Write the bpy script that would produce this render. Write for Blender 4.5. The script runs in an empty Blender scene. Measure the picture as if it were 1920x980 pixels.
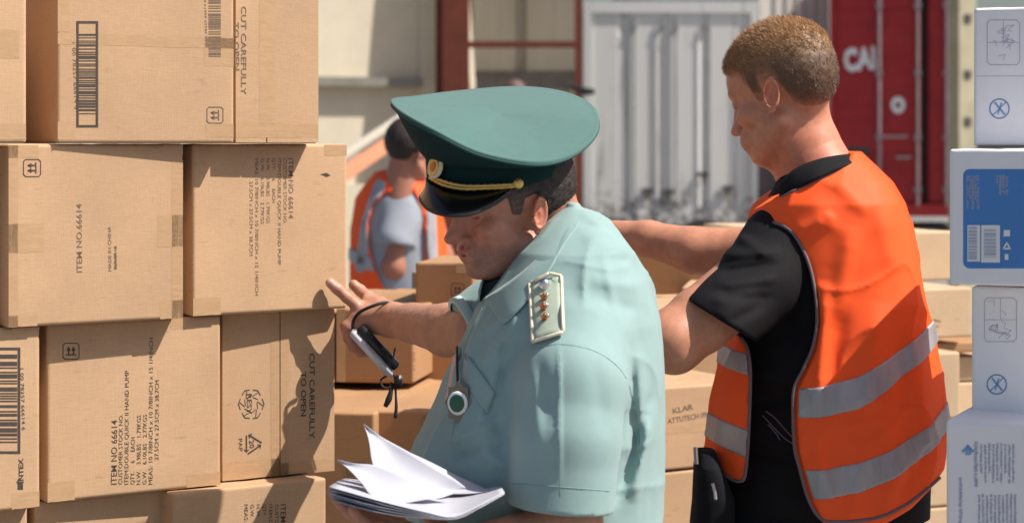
import bpy, math, random
import numpy as np
from mathutils import Vector, Matrix
R = math.radians
sc = bpy.context.scene
COL = sc.collection
random.seed(7)

# ------------------------------------------------------------------ camera
FPX, HZ, CAMZ = 3850.0, 270.0, 1.65          # focal length and horizon of the 1920x980 photograph
cam_d = bpy.data.cameras.new('camera'); cam = bpy.data.objects.new('camera', cam_d); COL.objects.link(cam)
cam.location = (0, 0, CAMZ); cam.rotation_euler = (R(90), 0, 0)
cam_d.sensor_width = 36; cam_d.lens = FPX / 1920 * 36; cam_d.shift_y = -(490 - HZ) / 1920
cam_d.clip_start = 0.05; cam_d.clip_end = 500
cam_d.dof.use_dof = True; cam_d.dof.focus_distance = 3.2; cam_d.dof.aperture_fstop = 6.0
sc.camera = cam

# ------------------------------------------------------------------ light
SUN_AZ, SUN_EL = -12.0, 52.0                   # azimuth counter-clockwise from +X
world = bpy.data.worlds.new('World'); sc.world = world; world.use_nodes = True
wn = world.node_tree; wn.nodes.clear()
wo = wn.nodes.new('ShaderNodeOutputWorld'); bg = wn.nodes.new('ShaderNodeBackground'); sky = wn.nodes.new('ShaderNodeTexSky')
sky.sky_type = 'NISHITA'; sky.sun_disc = False; sky.sun_elevation = R(SUN_EL); sky.sun_rotation = R(90 - SUN_AZ)
sky.dust_density = 3.0; sky.air_density = 1.0; sky.ozone_density = 1.0
bg.inputs['Strength'].default_value = 0.075
wn.links.new(sky.outputs[0], bg.inputs[0]); wn.links.new(bg.outputs[0], wo.inputs[0])
sd = bpy.data.lights.new('sun', 'SUN'); sd.energy = 4.6; sd.angle = R(0.53); sd.color = (1.0, 0.94, 0.85)
so = bpy.data.objects.new('sun', sd); COL.objects.link(so)
_s = Vector((math.cos(R(SUN_EL)) * math.cos(R(SUN_AZ)), math.cos(R(SUN_EL)) * math.sin(R(SUN_AZ)), math.sin(R(SUN_EL))))
so.rotation_euler = _s.to_track_quat('Z', 'Y').to_euler(); so.location = _s * 20
sc.view_settings.view_transform = 'Standard'; sc.view_settings.look = 'None'
sc.view_settings.exposure = 0.55; sc.view_settings.gamma = 1.0
sc.cycles.max_bounces = 8; sc.cycles.diffuse_bounces = 4; sc.cycles.use_denoising = True

def P(px, py, Y):
    """the point that stands at distance Y on the line through a point of the photograph"""
    return np.array(((px - 960) / FPX * Y, Y, CAMZ - (py - HZ) / FPX * Y))

# ------------------------------------------------------------------ materials
def mat(name, col, rough=0.7, noise=0.0, nscale=20.0, bump=0.0, bscale=200.0, spec=0.5, metal=0.0, attr=None, stretch=None,
        sss=0.0, sheen=0.0, coat=0.0, bdist=0.002, trans=0.0):
    m = bpy.data.materials.new(name); m.use_nodes = True
    nt = m.node_tree; b = nt.nodes['Principled BSDF']
    b.inputs['Roughness'].default_value = rough; b.inputs['Metallic'].default_value = metal
    b.inputs['Specular IOR Level'].default_value = spec
    if sss: b.inputs['Subsurface Weight'].default_value = sss; b.inputs['Subsurface Radius'].default_value = (0.012, 0.004, 0.002); b.inputs['Subsurface Scale'].default_value = 1.0
    if sheen: b.inputs['Sheen Weight'].default_value = sheen
    if coat: b.inputs['Coat Weight'].default_value = coat
    tc = nt.nodes.new('ShaderNodeTexCoord'); mp = nt.nodes.new('ShaderNodeMapping')
    nt.links.new(tc.outputs['Object'], mp.inputs[0])
    if stretch: mp.inputs['Scale'].default_value = stretch
    src = None
    if attr:
        a = nt.nodes.new('ShaderNodeAttribute'); a.attribute_name = attr; src = a.outputs['Color']
    if noise:
        n = nt.nodes.new('ShaderNodeTexNoise'); n.inputs['Scale'].default_value = nscale; n.inputs['Detail'].default_value = 6
        n.inputs['Roughness'].default_value = 0.65
        nt.links.new(mp.outputs[0], n.inputs[0])
        mr = nt.nodes.new('ShaderNodeMapRange'); mr.inputs['From Min'].default_value = 0.25; mr.inputs['From Max'].default_value = 0.75
        mr.inputs['To Min'].default_value = 1 - noise; mr.inputs['To Max'].default_value = 1 + noise
        nt.links.new(n.outputs[0], mr.inputs[0])
        mx = nt.nodes.new('ShaderNodeVectorMath'); mx.operation = 'SCALE'
        if src is None: mx.inputs[0].default_value = col[:3]
        else: nt.links.new(src, mx.inputs[0])
        nt.links.new(mr.outputs[0], mx.inputs['Scale']); src = mx.outputs[0]
    if src is None: b.inputs['Base Color'].default_value = (*col[:3], 1)
    else: nt.links.new(src, b.inputs['Base Color'])
    if bump:
        n2 = nt.nodes.new('ShaderNodeTexNoise'); n2.inputs['Scale'].default_value = bscale; n2.inputs['Detail'].default_value = 4
        nt.links.new(mp.outputs[0], n2.inputs[0])
        bp = nt.nodes.new('ShaderNodeBump'); bp.inputs['Strength'].default_value = bump; bp.inputs['Distance'].default_value = bdist
        nt.links.new(n2.outputs[0], bp.inputs['Height']); nt.links.new(bp.outputs[0], b.inputs['Normal'])
    return m

def cardboard(name, base, dark=0.78):
    """kraft board: broad tone drift, fine flute lines both ways, specks and scuffs"""
    m = mat(name, base, rough=0.78, spec=0.25)
    nt = m.node_tree; b = nt.nodes['Principled BSDF']; L = nt.links.new
    tc = nt.nodes.new('ShaderNodeTexCoord')
    oi = nt.nodes.new('ShaderNodeObjectInfo')
    add = nt.nodes.new('ShaderNodeVectorMath'); add.operation = 'ADD'
    sc3 = nt.nodes.new('ShaderNodeVectorMath'); sc3.operation = 'SCALE'; sc3.inputs[0].default_value = (7.3, 3.1, 5.7)
    L(oi.outputs['Random'], sc3.inputs['Scale']); L(tc.outputs['Object'], add.inputs[0]); L(sc3.outputs[0], add.inputs[1])
    def noise(scale, stretch, detail=5):
        mp = nt.nodes.new('ShaderNodeMapping'); mp.inputs['Scale'].default_value = stretch; L(add.outputs[0], mp.inputs[0])
        n = nt.nodes.new('ShaderNodeTexNoise'); n.inputs['Scale'].default_value = scale; n.inputs['Detail'].default_value = detail
        L(mp.outputs[0], n.inputs[0]); return n.outputs[0]
    n1 = noise(9, (1, 1, 1)); n2 = noise(60, (1, 1, 9), 3); n3 = noise(60, (9, 9, .6), 3); n4 = noise(350, (1, 1, 1), 2)
    def mr(src, lo, hi, a=0.3, bb=0.7):
        k = nt.nodes.new('ShaderNodeMapRange'); k.inputs[1].default_value = a; k.inputs[2].default_value = bb
        k.inputs[3].default_value = lo; k.inputs[4].default_value = hi; L(src, k.inputs[0]); return k.outputs[0]
    def mul(a, c):
        k = nt.nodes.new('ShaderNodeMath'); k.operation = 'MULTIPLY'; L(a, k.inputs[0]); L(c, k.inputs[1]); return k.outputs[0]
    n5 = noise(3.5, (1, 1, 1), 8); n6 = noise(26, (1, 1, 2.5), 8)
    f = mul(mul(mr(n1, .93, 1.05), mr(n2, .955, 1.035)), mul(mr(n3, .978, 1.02), mr(n4, .96, 1.03)))
    f = mul(mul(f, mr(n5, .93, 1.05)), mr(n6, .80, 1.0, .24, .36))
    f = mul(f, mr(oi.outputs['Random'], .93, 1.05, 0, 1))
    v = nt.nodes.new('ShaderNodeVectorMath'); v.operation = 'SCALE'; v.inputs[0].default_value = base; L(f, v.inputs['Scale'])
    L(v.outputs[0], b.inputs['Base Color'])
    sm = nt.nodes.new('ShaderNodeMath'); sm.operation = 'ADD'; L(n2, sm.inputs[0]); L(n3, sm.inputs[1])
    bp = nt.nodes.new('ShaderNodeBump'); bp.inputs['Strength'].default_value = .16; bp.inputs['Distance'].default_value = .0012
    L(sm.outputs[0], bp.inputs['Height']); L(bp.outputs[0], b.inputs['Normal'])
    return m

M = {}
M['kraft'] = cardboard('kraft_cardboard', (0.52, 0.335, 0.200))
M['kraft2'] = cardboard('kraft_cardboard_shaded', (0.39, 0.22, 0.112))  # browner kraft for the shaded carton fronts, some of their shade in the colour
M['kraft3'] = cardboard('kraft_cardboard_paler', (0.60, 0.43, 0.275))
M['ink'] = mat('printing_ink', (0.055, 0.042, 0.035), rough=0.7, noise=.5, nscale=500)
M['ink_soft'] = mat('faded_printing_ink', (0.16, 0.105, 0.07), rough=0.75, noise=.3, nscale=400)
M['tape'] = mat('brown_packing_tape', (0.475, 0.30, 0.168), rough=0.42, noise=.1, nscale=35, bump=.2, bscale=60, spec=.4, stretch=(1, 1, 3))
M['dark_gap'] = mat('flap_gap_shadow_board', (0.2, 0.12, 0.06), rough=.9)
M['whitebox'] = mat('white_coated_cardboard', (0.80, 0.79, 0.83), rough=0.5, noise=.04, nscale=12, bump=.12, bscale=30, bdist=.004)
M['blueprint'] = mat('blue_printed_panel', (0.055, 0.21, 0.55), rough=0.45, noise=.06, nscale=18)
M['paleblue'] = mat('pale_blue_print', (0.22, 0.36, 0.62), rough=.5)
M['greyblue'] = mat('grey_blue_print', (0.36, 0.39, 0.52), rough=.6)
M['paleprint'] = mat('pale_print_patch', (0.16, 0.30, 0.60), rough=.5)
M['whiteink'] = mat('white_label', (0.75, 0.76, 0.78), rough=.55)
M['skin'] = mat('skin', (0.5, 0.3, 0.2), rough=0.46, attr='col', noise=.15, nscale=85, bump=.24, bscale=420, bdist=.0015, sss=.12, spec=.45)
M['shirt'] = mat('green_uniform_cotton', (0.250, 0.368, 0.362), rough=0.82, noise=.05, nscale=30, bump=.3, bscale=900, bdist=.0008, spec=.2, sheen=.15)
M['shirt_seam'] = mat('green_seam_thread', (0.20, 0.31, 0.30), rough=.9)
M['captop'] = mat('cap_crown_wool', (0.070, 0.152, 0.138), rough=0.9, noise=.07, nscale=60, bump=.5, bscale=700, bdist=.001, spec=.2, sheen=.25)
M['capband'] = mat('cap_band_wool', (0.008, 0.030, 0.034), rough=0.92, noise=.1, nscale=60, bump=.4, bscale=700, bdist=.001, spec=.15)
M['gold'] = mat('gold_cord_metal', (0.72, 0.50, 0.16), rough=.38, metal=.75, bump=.5, bscale=500)
M['visor'] = mat('black_lacquered_visor', (0.006, 0.006, 0.006), rough=.27, spec=.5, coat=.0)
M['cream'] = mat('cream_braid', (0.70, 0.65, 0.50), rough=.7, noise=.1, nscale=300)
M['silver'] = mat('polished_silver', (0.7, 0.7, 0.72), rough=.22, metal=1)
M['bronze'] = mat('copper_star', (0.5, 0.2, 0.07), rough=.35, metal=.8)
M['black'] = mat('black_plastic', (0.012, 0.012, 0.014), rough=.4)
M['blackcord'] = mat('black_cord', (0.01, 0.012, 0.014), rough=.7)
M['blacktee'] = mat('black_cotton_jersey', (0.0085, 0.0080, 0.0100), rough=.82, noise=.2, nscale=30, bump=.3, bscale=700, bdist=.001, spec=.18)
M['trousers'] = mat('black_work_trousers', (0.008, 0.009, 0.013), rough=.9, noise=.2, nscale=20, bump=.3, bscale=500, spec=.2)
M['greentrousers'] = mat('dark_green_uniform_trousers', (0.02, 0.05, 0.048), rough=.9, noise=.1, nscale=20)
M['vest'] = mat('fluorescent_orange_fabric', (1.0, 0.108, 0.020), rough=0.62, noise=.05, nscale=25, bump=.25, bscale=900, bdist=.001, spec=.3, sheen=.1)
_b = M['vest'].node_tree.nodes['Principled BSDF']; _b.inputs['Sheen Weight'].default_value = .9; _b.inputs['Sheen Tint'].default_value = (1, .16, .03, 1); _b.inputs['Sheen Roughness'].default_value = .6
M['reflect'] = mat('silver_reflective_tape', (0.37, 0.37, 0.40), rough=0.45, noise=.30, nscale=13, bump=.5, bscale=16, bdist=.004, spec=.5, metal=.25, stretch=(1.8, 1.8, .35))
M['binding'] = mat('grey_edge_binding', (0.17, 0.12, 0.14), rough=.85)
M['bluetee'] = mat('grey_blue_cotton', (0.31, 0.33, 0.38), rough=.9, noise=.05, nscale=20)
M['paper'] = mat('white_office_paper', (0.43, 0.43, 0.49), rough=.65, noise=.015, nscale=8)
M['brownhair'] = mat('dark_hair', (0.03, 0.02, 0.018), rough=.65, noise=.5, nscale=160, attr='col', bump=.8, bscale=380)
M['white'] = mat('white_enamel', (.8, .8, .8), rough=.4)
M['green'] = mat('green_enamel', (.01, .10, .05), rough=.3)
M['pinkcard'] = mat('pink_white_card', (.62, .42, .40), rough=.5, noise=.2, nscale=90)
M['asphalt'] = mat('yard_concrete', (0.20, 0.19, 0.18), rough=.9, noise=.25, nscale=1.5, bump=.3, bscale=40)
M['creamwall'] = mat('cream_painted_wall', (0.68, 0.60, 0.46), rough=.85, noise=.12, nscale=1.2, bump=.2, bscale=30)
M['taupewall'] = mat('taupe_metal_wall', (0.27, 0.24, 0.19), rough=.85, noise=.2, nscale=1.4, stretch=(1, 1, .3))
M['redsteel'] = mat('rust_red_primed_steel', (0.165, 0.034, 0.014), rough=.7, noise=.3, nscale=4)
M['darksteel'] = mat('dark_grimy_steel', (0.07, 0.06, 0.055), rough=.8, noise=.4, nscale=6)
M['redpaint'] = mat('dark_red_container_paint', (0.35, 0.012, 0.016), rough=.55, noise=.22, nscale=3)
M['reddark'] = mat('door_seal_rubber', (0.03, 0.008, 0.008), rough=.9)
M['barmetal'] = mat('galvanised_lock_bar', (0.30, 0.22, 0.23), rough=.55, noise=.2, nscale=9)
M['orangerail'] = mat('faded_orange_barrier', (0.60, 0.25, 0.14), rough=.8, noise=.1, nscale=3)

# ------------------------------------------------------------------ object helpers
def tag(o, label=None, cat=None, group=None, kind=None):
    if label: o['label'] = label
    if cat: o['category'] = cat
    if group: o['group'] = group
    if kind: o['kind'] = kind
    return o
def empty(name, loc=(0, 0, 0), rz=0.0, label=None, cat=None, group=None):
    o = bpy.data.objects.new(name, None); COL.objects.link(o)
    o.location = [float(v) for v in loc]; o.rotation_euler = (0, 0, rz); o.empty_display_size = .05
    return tag(o, label, cat, group)
def mesh_obj(name, V, F, m, parent=None, smooth=True, world=True, attrs=None, mats=None, fm=None):
    """V are world coordinates when world is True; the object is placed under its parent without moving"""
    V = np.asarray(V, dtype=np.float64)
    me = bpy.data.meshes.new(name)
    if parent is not None and world:
        mi = np.array((Matrix.LocRotScale(parent.location, parent.rotation_euler, parent.scale) if parent.parent is None else WM[parent.name]).inverted())
        V = V @ mi[:3, :3].T + mi[:3, 3]
    if isinstance(F, np.ndarray):
        me.vertices.add(len(V)); me.vertices.foreach_set('co', V.astype(np.float32).ravel())
        k = F.shape[1]; me.loops.add(F.size); me.loops.foreach_set('vertex_index', F.astype(np.int32).ravel())
        me.polygons.add(len(F)); me.polygons.foreach_set('loop_start', np.arange(0, F.size, k, dtype=np.int32))
        me.polygons.foreach_set('loop_total', np.full(len(F), k, dtype=np.int32)); me.update(calc_edges=True)
    else:
        me.from_pydata([tuple(v) for v in V], [], F)
    me.validate()
    for mm in (mats or [m]): me.materials.append(mm)
    if fm is not None: me.polygons.foreach_set('material_index', np.asarray(fm, dtype=np.int32))
    if smooth: me.polygons.foreach_set('use_smooth', [True] * len(me.polygons))
    for k, a in (attrs or {}).items():
        at = me.color_attributes.new(k, 'FLOAT_COLOR', 'POINT')
        at.data.foreach_set('color', np.concatenate([a, np.ones((len(a), 1))], 1).astype(np.float32).ravel())
    o = bpy.data.objects.new(name, me); COL.objects.link(o)
    if parent is not None:
        o.parent = parent
        WM[o.name] = Matrix.LocRotScale(parent.location, parent.rotation_euler, parent.scale) if parent.parent is None else WM[parent.name]
    return o
WM = {}

class MB:
    """collects shapes of ONE part"""
    def __init__(s): s.v = []; s.f = []
    def add(s, V, F):
        n = len(s.v); s.v += [tuple(map(float, q)) for q in V]; s.f += [tuple(n + i for i in q) for q in F]; return s
    def box(s, lo, hi, Rm=None, o=(0, 0, 0)):
        V = np.array([(x, y, z) for z in (lo[2], hi[2]) for y in (lo[1], hi[1]) for x in (lo[0], hi[0])], float)
        if Rm is not None: V = V @ np.array(Rm).T
        V = V + np.array(o, float)
        return s.add(V, [(0, 2, 3, 1), (4, 5, 7, 6), (0, 1, 5, 4), (2, 6, 7, 3), (0, 4, 6, 2), (1, 3, 7, 5)])
    def tube(s, pts, r, n=8, closed=False):
        pts = [np.array(p, float) for p in pts]; k = len(pts); rs = r if hasattr(r, '__len__') else [r] * k
        V = []; up = None
        for i in range(k):
            t = (pts[(i + 1) % k] - pts[i - 1]) if closed else (pts[min(i + 1, k - 1)] - pts[max(i - 1, 0)])
            t = t / (np.linalg.norm(t) + 1e-12)
            if up is None: up = np.array((0, 0, 1.)) if abs(t[2]) < .9 else np.array((1., 0, 0))
            a = np.cross(t, up); a /= np.linalg.norm(a) + 1e-12; up = np.cross(a, t)
            for j in range(n):
                w = 2 * math.pi * j / n; V.append(pts[i] + rs[i] * (math.cos(w) * a + math.sin(w) * up))
        F = []
        for i in range(k if closed else k - 1):
            for j in range(n):
                a0, a1 = i * n + j, i * n + (j + 1) % n; b0, b1 = ((i + 1) % k) * n + j, ((i + 1) % k) * n + (j + 1) % n
                F.append((a0, b0, b1, a1))
        if not closed: F.append(tuple(range(n))); F.append(tuple(reversed(range((k - 1) * n, k * n))))
        return s.add(V, F)
    def grid(s, G):
        n, m = len(G), len(G[0])
        return s.add([q for row in G for q in row], [(i * m + j, i * m + j + 1, (i + 1) * m + j + 1, (i + 1) * m + j) for i in range(n - 1) for j in range(m - 1)])
    def poly(s, pts, d):
        """flat outline pushed along d for thickness"""
        n = len(pts); d = np.array(d, float); pts = [np.array(p, float) for p in pts]
        return s.add(pts + [p + d for p in pts], [tuple(range(n)), tuple(reversed(range(n, 2 * n)))] + [(i, n + i, n + (i + 1) % n, (i + 1) % n) for i in range(n)])
    def sphere(s, c, r, n=16, m=10, sq=(1, 1, 1)):
        V = []; F = []
        for i in range(m + 1):
            a = math.pi * i / m
            for j in range(n):
                b = 2 * math.pi * j / n
                V.append((c[0] + r * sq[0] * math.sin(a) * math.cos(b), c[1] + r * sq[1] * math.sin(a) * math.sin(b), c[2] + r * sq[2] * math.cos(a)))
        for i in range(m):
            for j in range(n): F.append((i * n + j, (i + 1) * n + j, (i + 1) * n + (j + 1) % n, i * n + (j + 1) % n))
        return s.add(V, F)
    def build(s, name, m, parent=None, smooth=False, world=True): return mesh_obj(name, s.v, s.f, m, parent, smooth, world)

def spline(pts, n):
    """Catmull-Rom through pts, n points"""
    p = np.array(pts, float); p = np.vstack([2 * p[0] - p[1], p, 2 * p[-1] - p[-2]]); k = len(p) - 3
    out = []
    for i in range(n):
        t = i / (n - 1) * k; j = min(int(t), k - 1); u = t - j; a, b, c, d = p[j:j + 4]
        out.append(.5 * ((2 * b) + (c - a) * u + (2 * a - 5 * b + 4 * c - d) * u * u + (3 * b - a - 3 * c + d) * u ** 3))
    return np.array(out)

# ------------------------------------------------------------------ numpy noise and implicit modelling
def _hash(ix, iy, iz):
    h = (ix.astype(np.uint32) * np.uint32(374761393) + iy.astype(np.uint32) * np.uint32(668265263) + iz.astype(np.uint32) * np.uint32(2147483647 - 17))
    h = (h ^ (h >> np.uint32(13))) * np.uint32(1274126177); h = h ^ (h >> np.uint32(16))
    return (h & np.uint32(0xffff)).astype(np.float32) / 32767.5 - 1
def vnoise(p, s=(1, 1, 1), o=0.0):
    q = (p * np.array(s, np.float32) + np.float32(o + 100)).astype(np.float32); i = np.floor(q); f = q - i; i = i.astype(np.int64)
    u = f * f * (3 - 2 * f); r = 0
    for dx in (0, 1):
        wx = u[:, 0] if dx else 1 - u[:, 0]
        for dy in (0, 1):
            wy = u[:, 1] if dy else 1 - u[:, 1]
            for dz in (0, 1):
                wz = u[:, 2] if dz else 1 - u[:, 2]
                r = r + wx * wy * wz * _hash(i[:, 0] + dx, i[:, 1] + dy, i[:, 2] + dz)
    return r
def ridged(p, s, o=0.0, pw=3.0, warp=.35):
    q = p + np.stack([vnoise(p, (7, 7, 7), o + 11), vnoise(p, (7, 7, 7), o + 23), vnoise(p, (7, 7, 7), o + 37)], 1).astype(np.float32) * np.float32(warp * .1)
    return (1 - np.abs(vnoise(q, s, o))) ** pw
A3 = lambda *v: np.array(v, np.float32)
def smin(a, b, k):
    h = np.clip(.5 + .5 * (b - a) / k, 0, 1); return b + (a - b) * h - k * h * (1 - h)
def smax(a, b, k): return -smin(-a, -b, k)
def ell(p, c, r, Rm=None):
    q = p - np.array(c, np.float32)
    if Rm is not None: q = q @ np.array(Rm, np.float32)
    r = np.array(r, np.float32); k0 = np.sqrt(((q / r) ** 2).sum(1)); k1 = np.sqrt(((q / (r * r)) ** 2).sum(1)) + 1e-9
    return k0 * (k0 - 1) / k1
def cap(p, a, b, ra, rb):
    a = np.array(a, np.float32); b = np.array(b, np.float32); ba = b - a
    h = np.clip((p - a) @ ba / (ba @ ba + 1e-12), 0, 1)
    return np.linalg.norm(p - a - h[:, None] * ba, axis=1) - (ra + (rb - ra) * h)
def chain(p, pts, rs, k=0.0):
    d = None
    for i in range(len(pts) - 1):
        c = cap(p, pts[i], pts[i + 1], rs[i], rs[i + 1]); d = c if d is None else (smin(d, c, k) if k else np.minimum(d, c))
    return d
def plane(p, c, n):
    n = np.array(n, np.float32); n = n / np.linalg.norm(n); return (p - np.array(c, np.float32)) @ n
def column(p, tab, n=2.4):
    """tab rows: z, x centre, y centre, x half, y half (z rising); rounded-rectangle rings along z"""
    t = np.array(sorted(tab), np.float32); z = p[:, 2]
    cx, cy, a, b = (np.interp(z, t[:, 0], t[:, i]).astype(np.float32) for i in (1, 2, 3, 4))
    u = np.abs(p[:, 0] - cx) / a; v = np.abs(p[:, 1] - cy) / b
    k = (u ** n + v ** n + 1e-9) ** (1 / n); rad = np.hypot(p[:, 0] - cx, p[:, 1] - cy)
    d = (k - 1) * np.where(k > 1e-3, np.minimum(rad / np.maximum(k, 1e-3), np.maximum(a, b)), np.minimum(a, b))
    d = d * .9
    return np.maximum(d, np.maximum(t[0, 0] - z, z - t[-1, 0]))
def poly2(p, pts):
    """signed distance in the x-z plane to a closed outline given in world x, z"""
    q = p[:, [0, 2]]; n = len(pts); v = np.array(pts, np.float32); d = np.full(len(q), 1e9, np.float32); ins = np.zeros(len(q), bool)
    for i in range(n):
        a, b = v[i], v[i - 1]; e = b - a; w = q - a
        t = np.clip(w @ e / (e @ e + 1e-12), 0, 1); r = w - t[:, None] * e; d = np.minimum(d, (r * r).sum(1))
        c = (a[1] > q[:, 1]) != (b[1] > q[:, 1])
        with np.errstate(divide='ignore', invalid='ignore'):
            xi = e[0] * (q[:, 1] - a[1]) / (e[1] if e[1] != 0 else 1e-9) + a[0]
        ins ^= c & (q[:, 0] < xi)
    d = np.sqrt(d); return np.where(ins, -d, d)
def seg2(p, a, b, w, amp):
    """a soft crease along a line in the x-z plane, fading at its ends"""
    a = np.array(a, np.float32); b = np.array(b, np.float32); e = b - a; q = p[:, [0, 2]] - a
    t = q @ e / (e @ e); tc = np.clip(t, 0, 1); r = q - tc[:, None] * e; d2 = (r * r).sum(1)
    return amp * np.exp(-d2 / (w * w)) * np.clip(np.sin(np.pi * np.clip(tc, .02, .98)) * 1.6, 0, 1)

def sdf_mesh(F, lo, hi, h, loose=1.7):
    lo = np.array(lo, float); hi = np.array(hi, float); nb = np.ceil((hi - lo) / (h * 8)).astype(int); N = nb * 8 + 2
    g = np.stack(np.meshgrid(*[np.arange(k) for k in nb], indexing='ij'), -1).reshape(-1, 3)
    cen = (lo + (g * 8 + 4) * h).astype(np.float32)
    fc = np.concatenate([F(cen[i:i + 200000]) for i in range(0, len(cen), 200000)])
    g = g[np.abs(fc) < 4 * h * 1.7321 * loose]
    loc = np.stack(np.meshgrid(*[np.arange(9)] * 3, indexing='ij'), -1).reshape(-1, 3)
    keys = []; verts = []; quads = []
    corner = [(i, j, k) for i in (0, 1) for j in (0, 1) for k in (0, 1)]
    edges = [(a, b) for a in range(8) for b in range(a + 1, 8) if sum(abs(corner[a][t] - corner[b][t]) for t in range(3)) == 1]
    def key(c): return (c[:, 0] * N[1] + c[:, 1]) * N[2] + c[:, 2]
    for s in range(0, len(g), 250):
        gb = g[s:s + 250]; base = gb * 8
        idx = base[:, None, :] + loc[None]; pts = (lo + idx.reshape(-1, 3) * h).astype(np.float32)
        V = F(pts).reshape(len(gb), 9, 9, 9)
        V = np.where(V == 0, 1e-7, V)
        cv = np.stack([V[:, i:i + 8, j:j + 8, k:k + 8] for i, j, k in corner], -1)
        ins = cv < 0; act = ins.any(-1) & ~ins.all(-1)
        bi, ci, cj, ck = np.nonzero(act)
        if len(bi) == 0: continue
        c = base[bi] + np.stack([ci, cj, ck], 1); vals = cv[bi, ci, cj, ck]
        acc = np.zeros((len(bi), 3)); cnt = np.zeros(len(bi))
        for a, b in edges:
            va, vb = vals[:, a], vals[:, b]; m = (va < 0) != (vb < 0)
            t = np.where(m, va / np.where(m, va - vb, 1), 0)
            pa = np.array(corner[a], float); pb = np.array(corner[b], float)
            acc += np.where(m[:, None], pa + t[:, None] * (pb - pa), 0); cnt += m
        keys.append(key(c)); verts.append(lo + (c + acc / cnt[:, None]) * h)
        for ax in range(3):
            o = [0, 0, 0]; o[ax] = 1
            v0 = V[:, :8, :8, :8]; v1 = V[:, o[0]:o[0] + 8, o[1]:o[1] + 8, o[2]:o[2] + 8]
            m = (v0 < 0) != (v1 < 0); bi, ci, cj, ck = np.nonzero(m)
            if len(bi) == 0: continue
            c = base[bi] + np.stack([ci, cj, ck], 1); flip = v0[bi, ci, cj, ck] < 0
            a1 = np.zeros(3, int); a2 = np.zeros(3, int); a1[(ax + 1) % 3] = 1; a2[(ax + 2) % 3] = 1
            q = np.stack([key(c), key(c - a1), key(c - a1 - a2), key(c - a2)], 1)
            q[~flip] = q[~flip][:, ::-1]; quads.append(q)
    keys = np.concatenate(keys); verts = np.concatenate(verts); quads = np.concatenate(quads)
    o = np.argsort(keys); keys = keys[o]; verts = verts[o]
    j = np.clip(np.searchsorted(keys, quads), 0, len(keys) - 1); ok = (keys[j] == quads).all(1); faces = j[ok]
    p = verts.astype(np.float32); e = np.float32(h * .4)
    for _ in range(2):
        f0 = F(p); gr = np.stack([F(p + A3(e, 0, 0)) - f0, F(p + A3(0, e, 0)) - f0, F(p + A3(0, 0, e)) - f0], 1) / e
        st = f0[:, None] * gr / np.maximum((gr * gr).sum(1), .25)[:, None]
        ln = np.linalg.norm(st, axis=1); st *= np.minimum(1, h * .6 / np.maximum(ln, 1e-9))[:, None]; p = p - st
    used = np.unique(faces); remap = np.zeros(len(p), np.int64); remap[used] = np.arange(len(used))
    return p[used].astype(np.float64), remap[faces]
def join_meshes(parts):
    V = []; F = []; n = 0
    for v, f in parts: V.append(v); F.append(f + n); n += len(v)
    return np.concatenate(V), np.concatenate(F)

# ------------------------------------------------------------------ setting
def sheet(name, x0, x1, y0, y1, z, m):
    o = MB().add([(x0, y0, z), (x1, y0, z), (x1, y1, z), (x0, y1, z)], [(0, 1, 2, 3)]).build(name, m); return tag(o, kind='structure')
sheet('ground', -150, 150, -60, 240, 0, M['asphalt'])

# cream warehouse whose wall turns towards the sun, with a ledge and an added fin that shades it
bt = R(24); br = np.array((math.cos(bt), math.sin(bt), 0)); bn = np.array((math.sin(bt), -math.cos(bt), 0))
B0 = P(590, 270, 23.0); B0[2] = 0
RB = np.array([[br[0], -bn[0], 0], [br[1], -bn[1], 0], [0, 0, 1]])
wh = empty('warehouse', B0, bt, 'cream walled warehouse with a grey ledge behind the rust red steel post', 'warehouse')
W = MB(); W.box((-6, 0, 0), (1.60, .3, 7)); W.build('wall', M['creamwall'], wh, world=False)
W = MB(); W.box((1.25, -.05, 0), (1.5, .02, 7)); W.build('pilaster', M['creamwall'], wh, world=False)
W = MB(); W.box((-6, -.16, 2.30), (1.24, -.003, 2.40)); W.build('ledge', mat('grey_concrete_ledge', (.25, .23, .2), noise=.2, nscale=3), wh, world=False)
W = MB(); W.box((-6, -.10, 0), (1.24, -.003, 1.2)); W.build('plinth', M['creamwall'], wh, world=False)
# added blocker, its slant shaped to throw a shadow across the cream wall
W = MB(); W.poly([(1.53, -.003, 0), (1.53, -.86, 0), (1.53, -.86, 2.3), (1.53, -.70, 3.3), (1.53, -.40, 7), (1.53, -.003, 7)], (.06, 0, 0)); W.build('shadow_fin', M['creamwall'], wh, world=False)

# taupe sheet wall and steel frame
tw = empty('shed_wall', P(980, 270, 24.6) * (1, 1, 0), 0, 'weathered taupe sheet metal shed wall with dull panels behind the red steel frame', 'shed')
W = MB()
for i in range(7):
    x = -1.55 + i * .32; W.box((x, -.0 - .03 * (i % 2), 0), (x + .318, .1, 6.5))
W.build('sheet_wall', M['taupewall'], tw, world=False)
W = MB(); W.box((-1.0, -.22, 2.30), (.7, -.04, 2.52)); W.build('sill', M['darksteel'], tw, world=False)
fr = empty('steel_frame', P(856, 270, 22.0) * (1, 1, 0), 0, 'rust red steel frame with a thick post, a thin post and crossbar', 'steel frame')
k = 22.0 / FPX
W = MB(); W.box((-26 * k, -.1, 0), (24 * k, .1, 6)); W.box((-40 * k, .12, 0), (-18 * k, .2, 6)); W.build('post', M['redsteel'], fr, world=False)
W = MB(); W.box((222 * k, -.05, 0), (236 * k, .05, 6)); W.build('post', M['redsteel'], fr, world=False)
W = MB(); W.box((24.5 * k, -.05, CAMZ + (HZ - 90) * k), (221.5 * k, .05, CAMZ + (HZ - 78) * k)); W.build('crossbar', M['redsteel'], fr, world=False)

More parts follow.
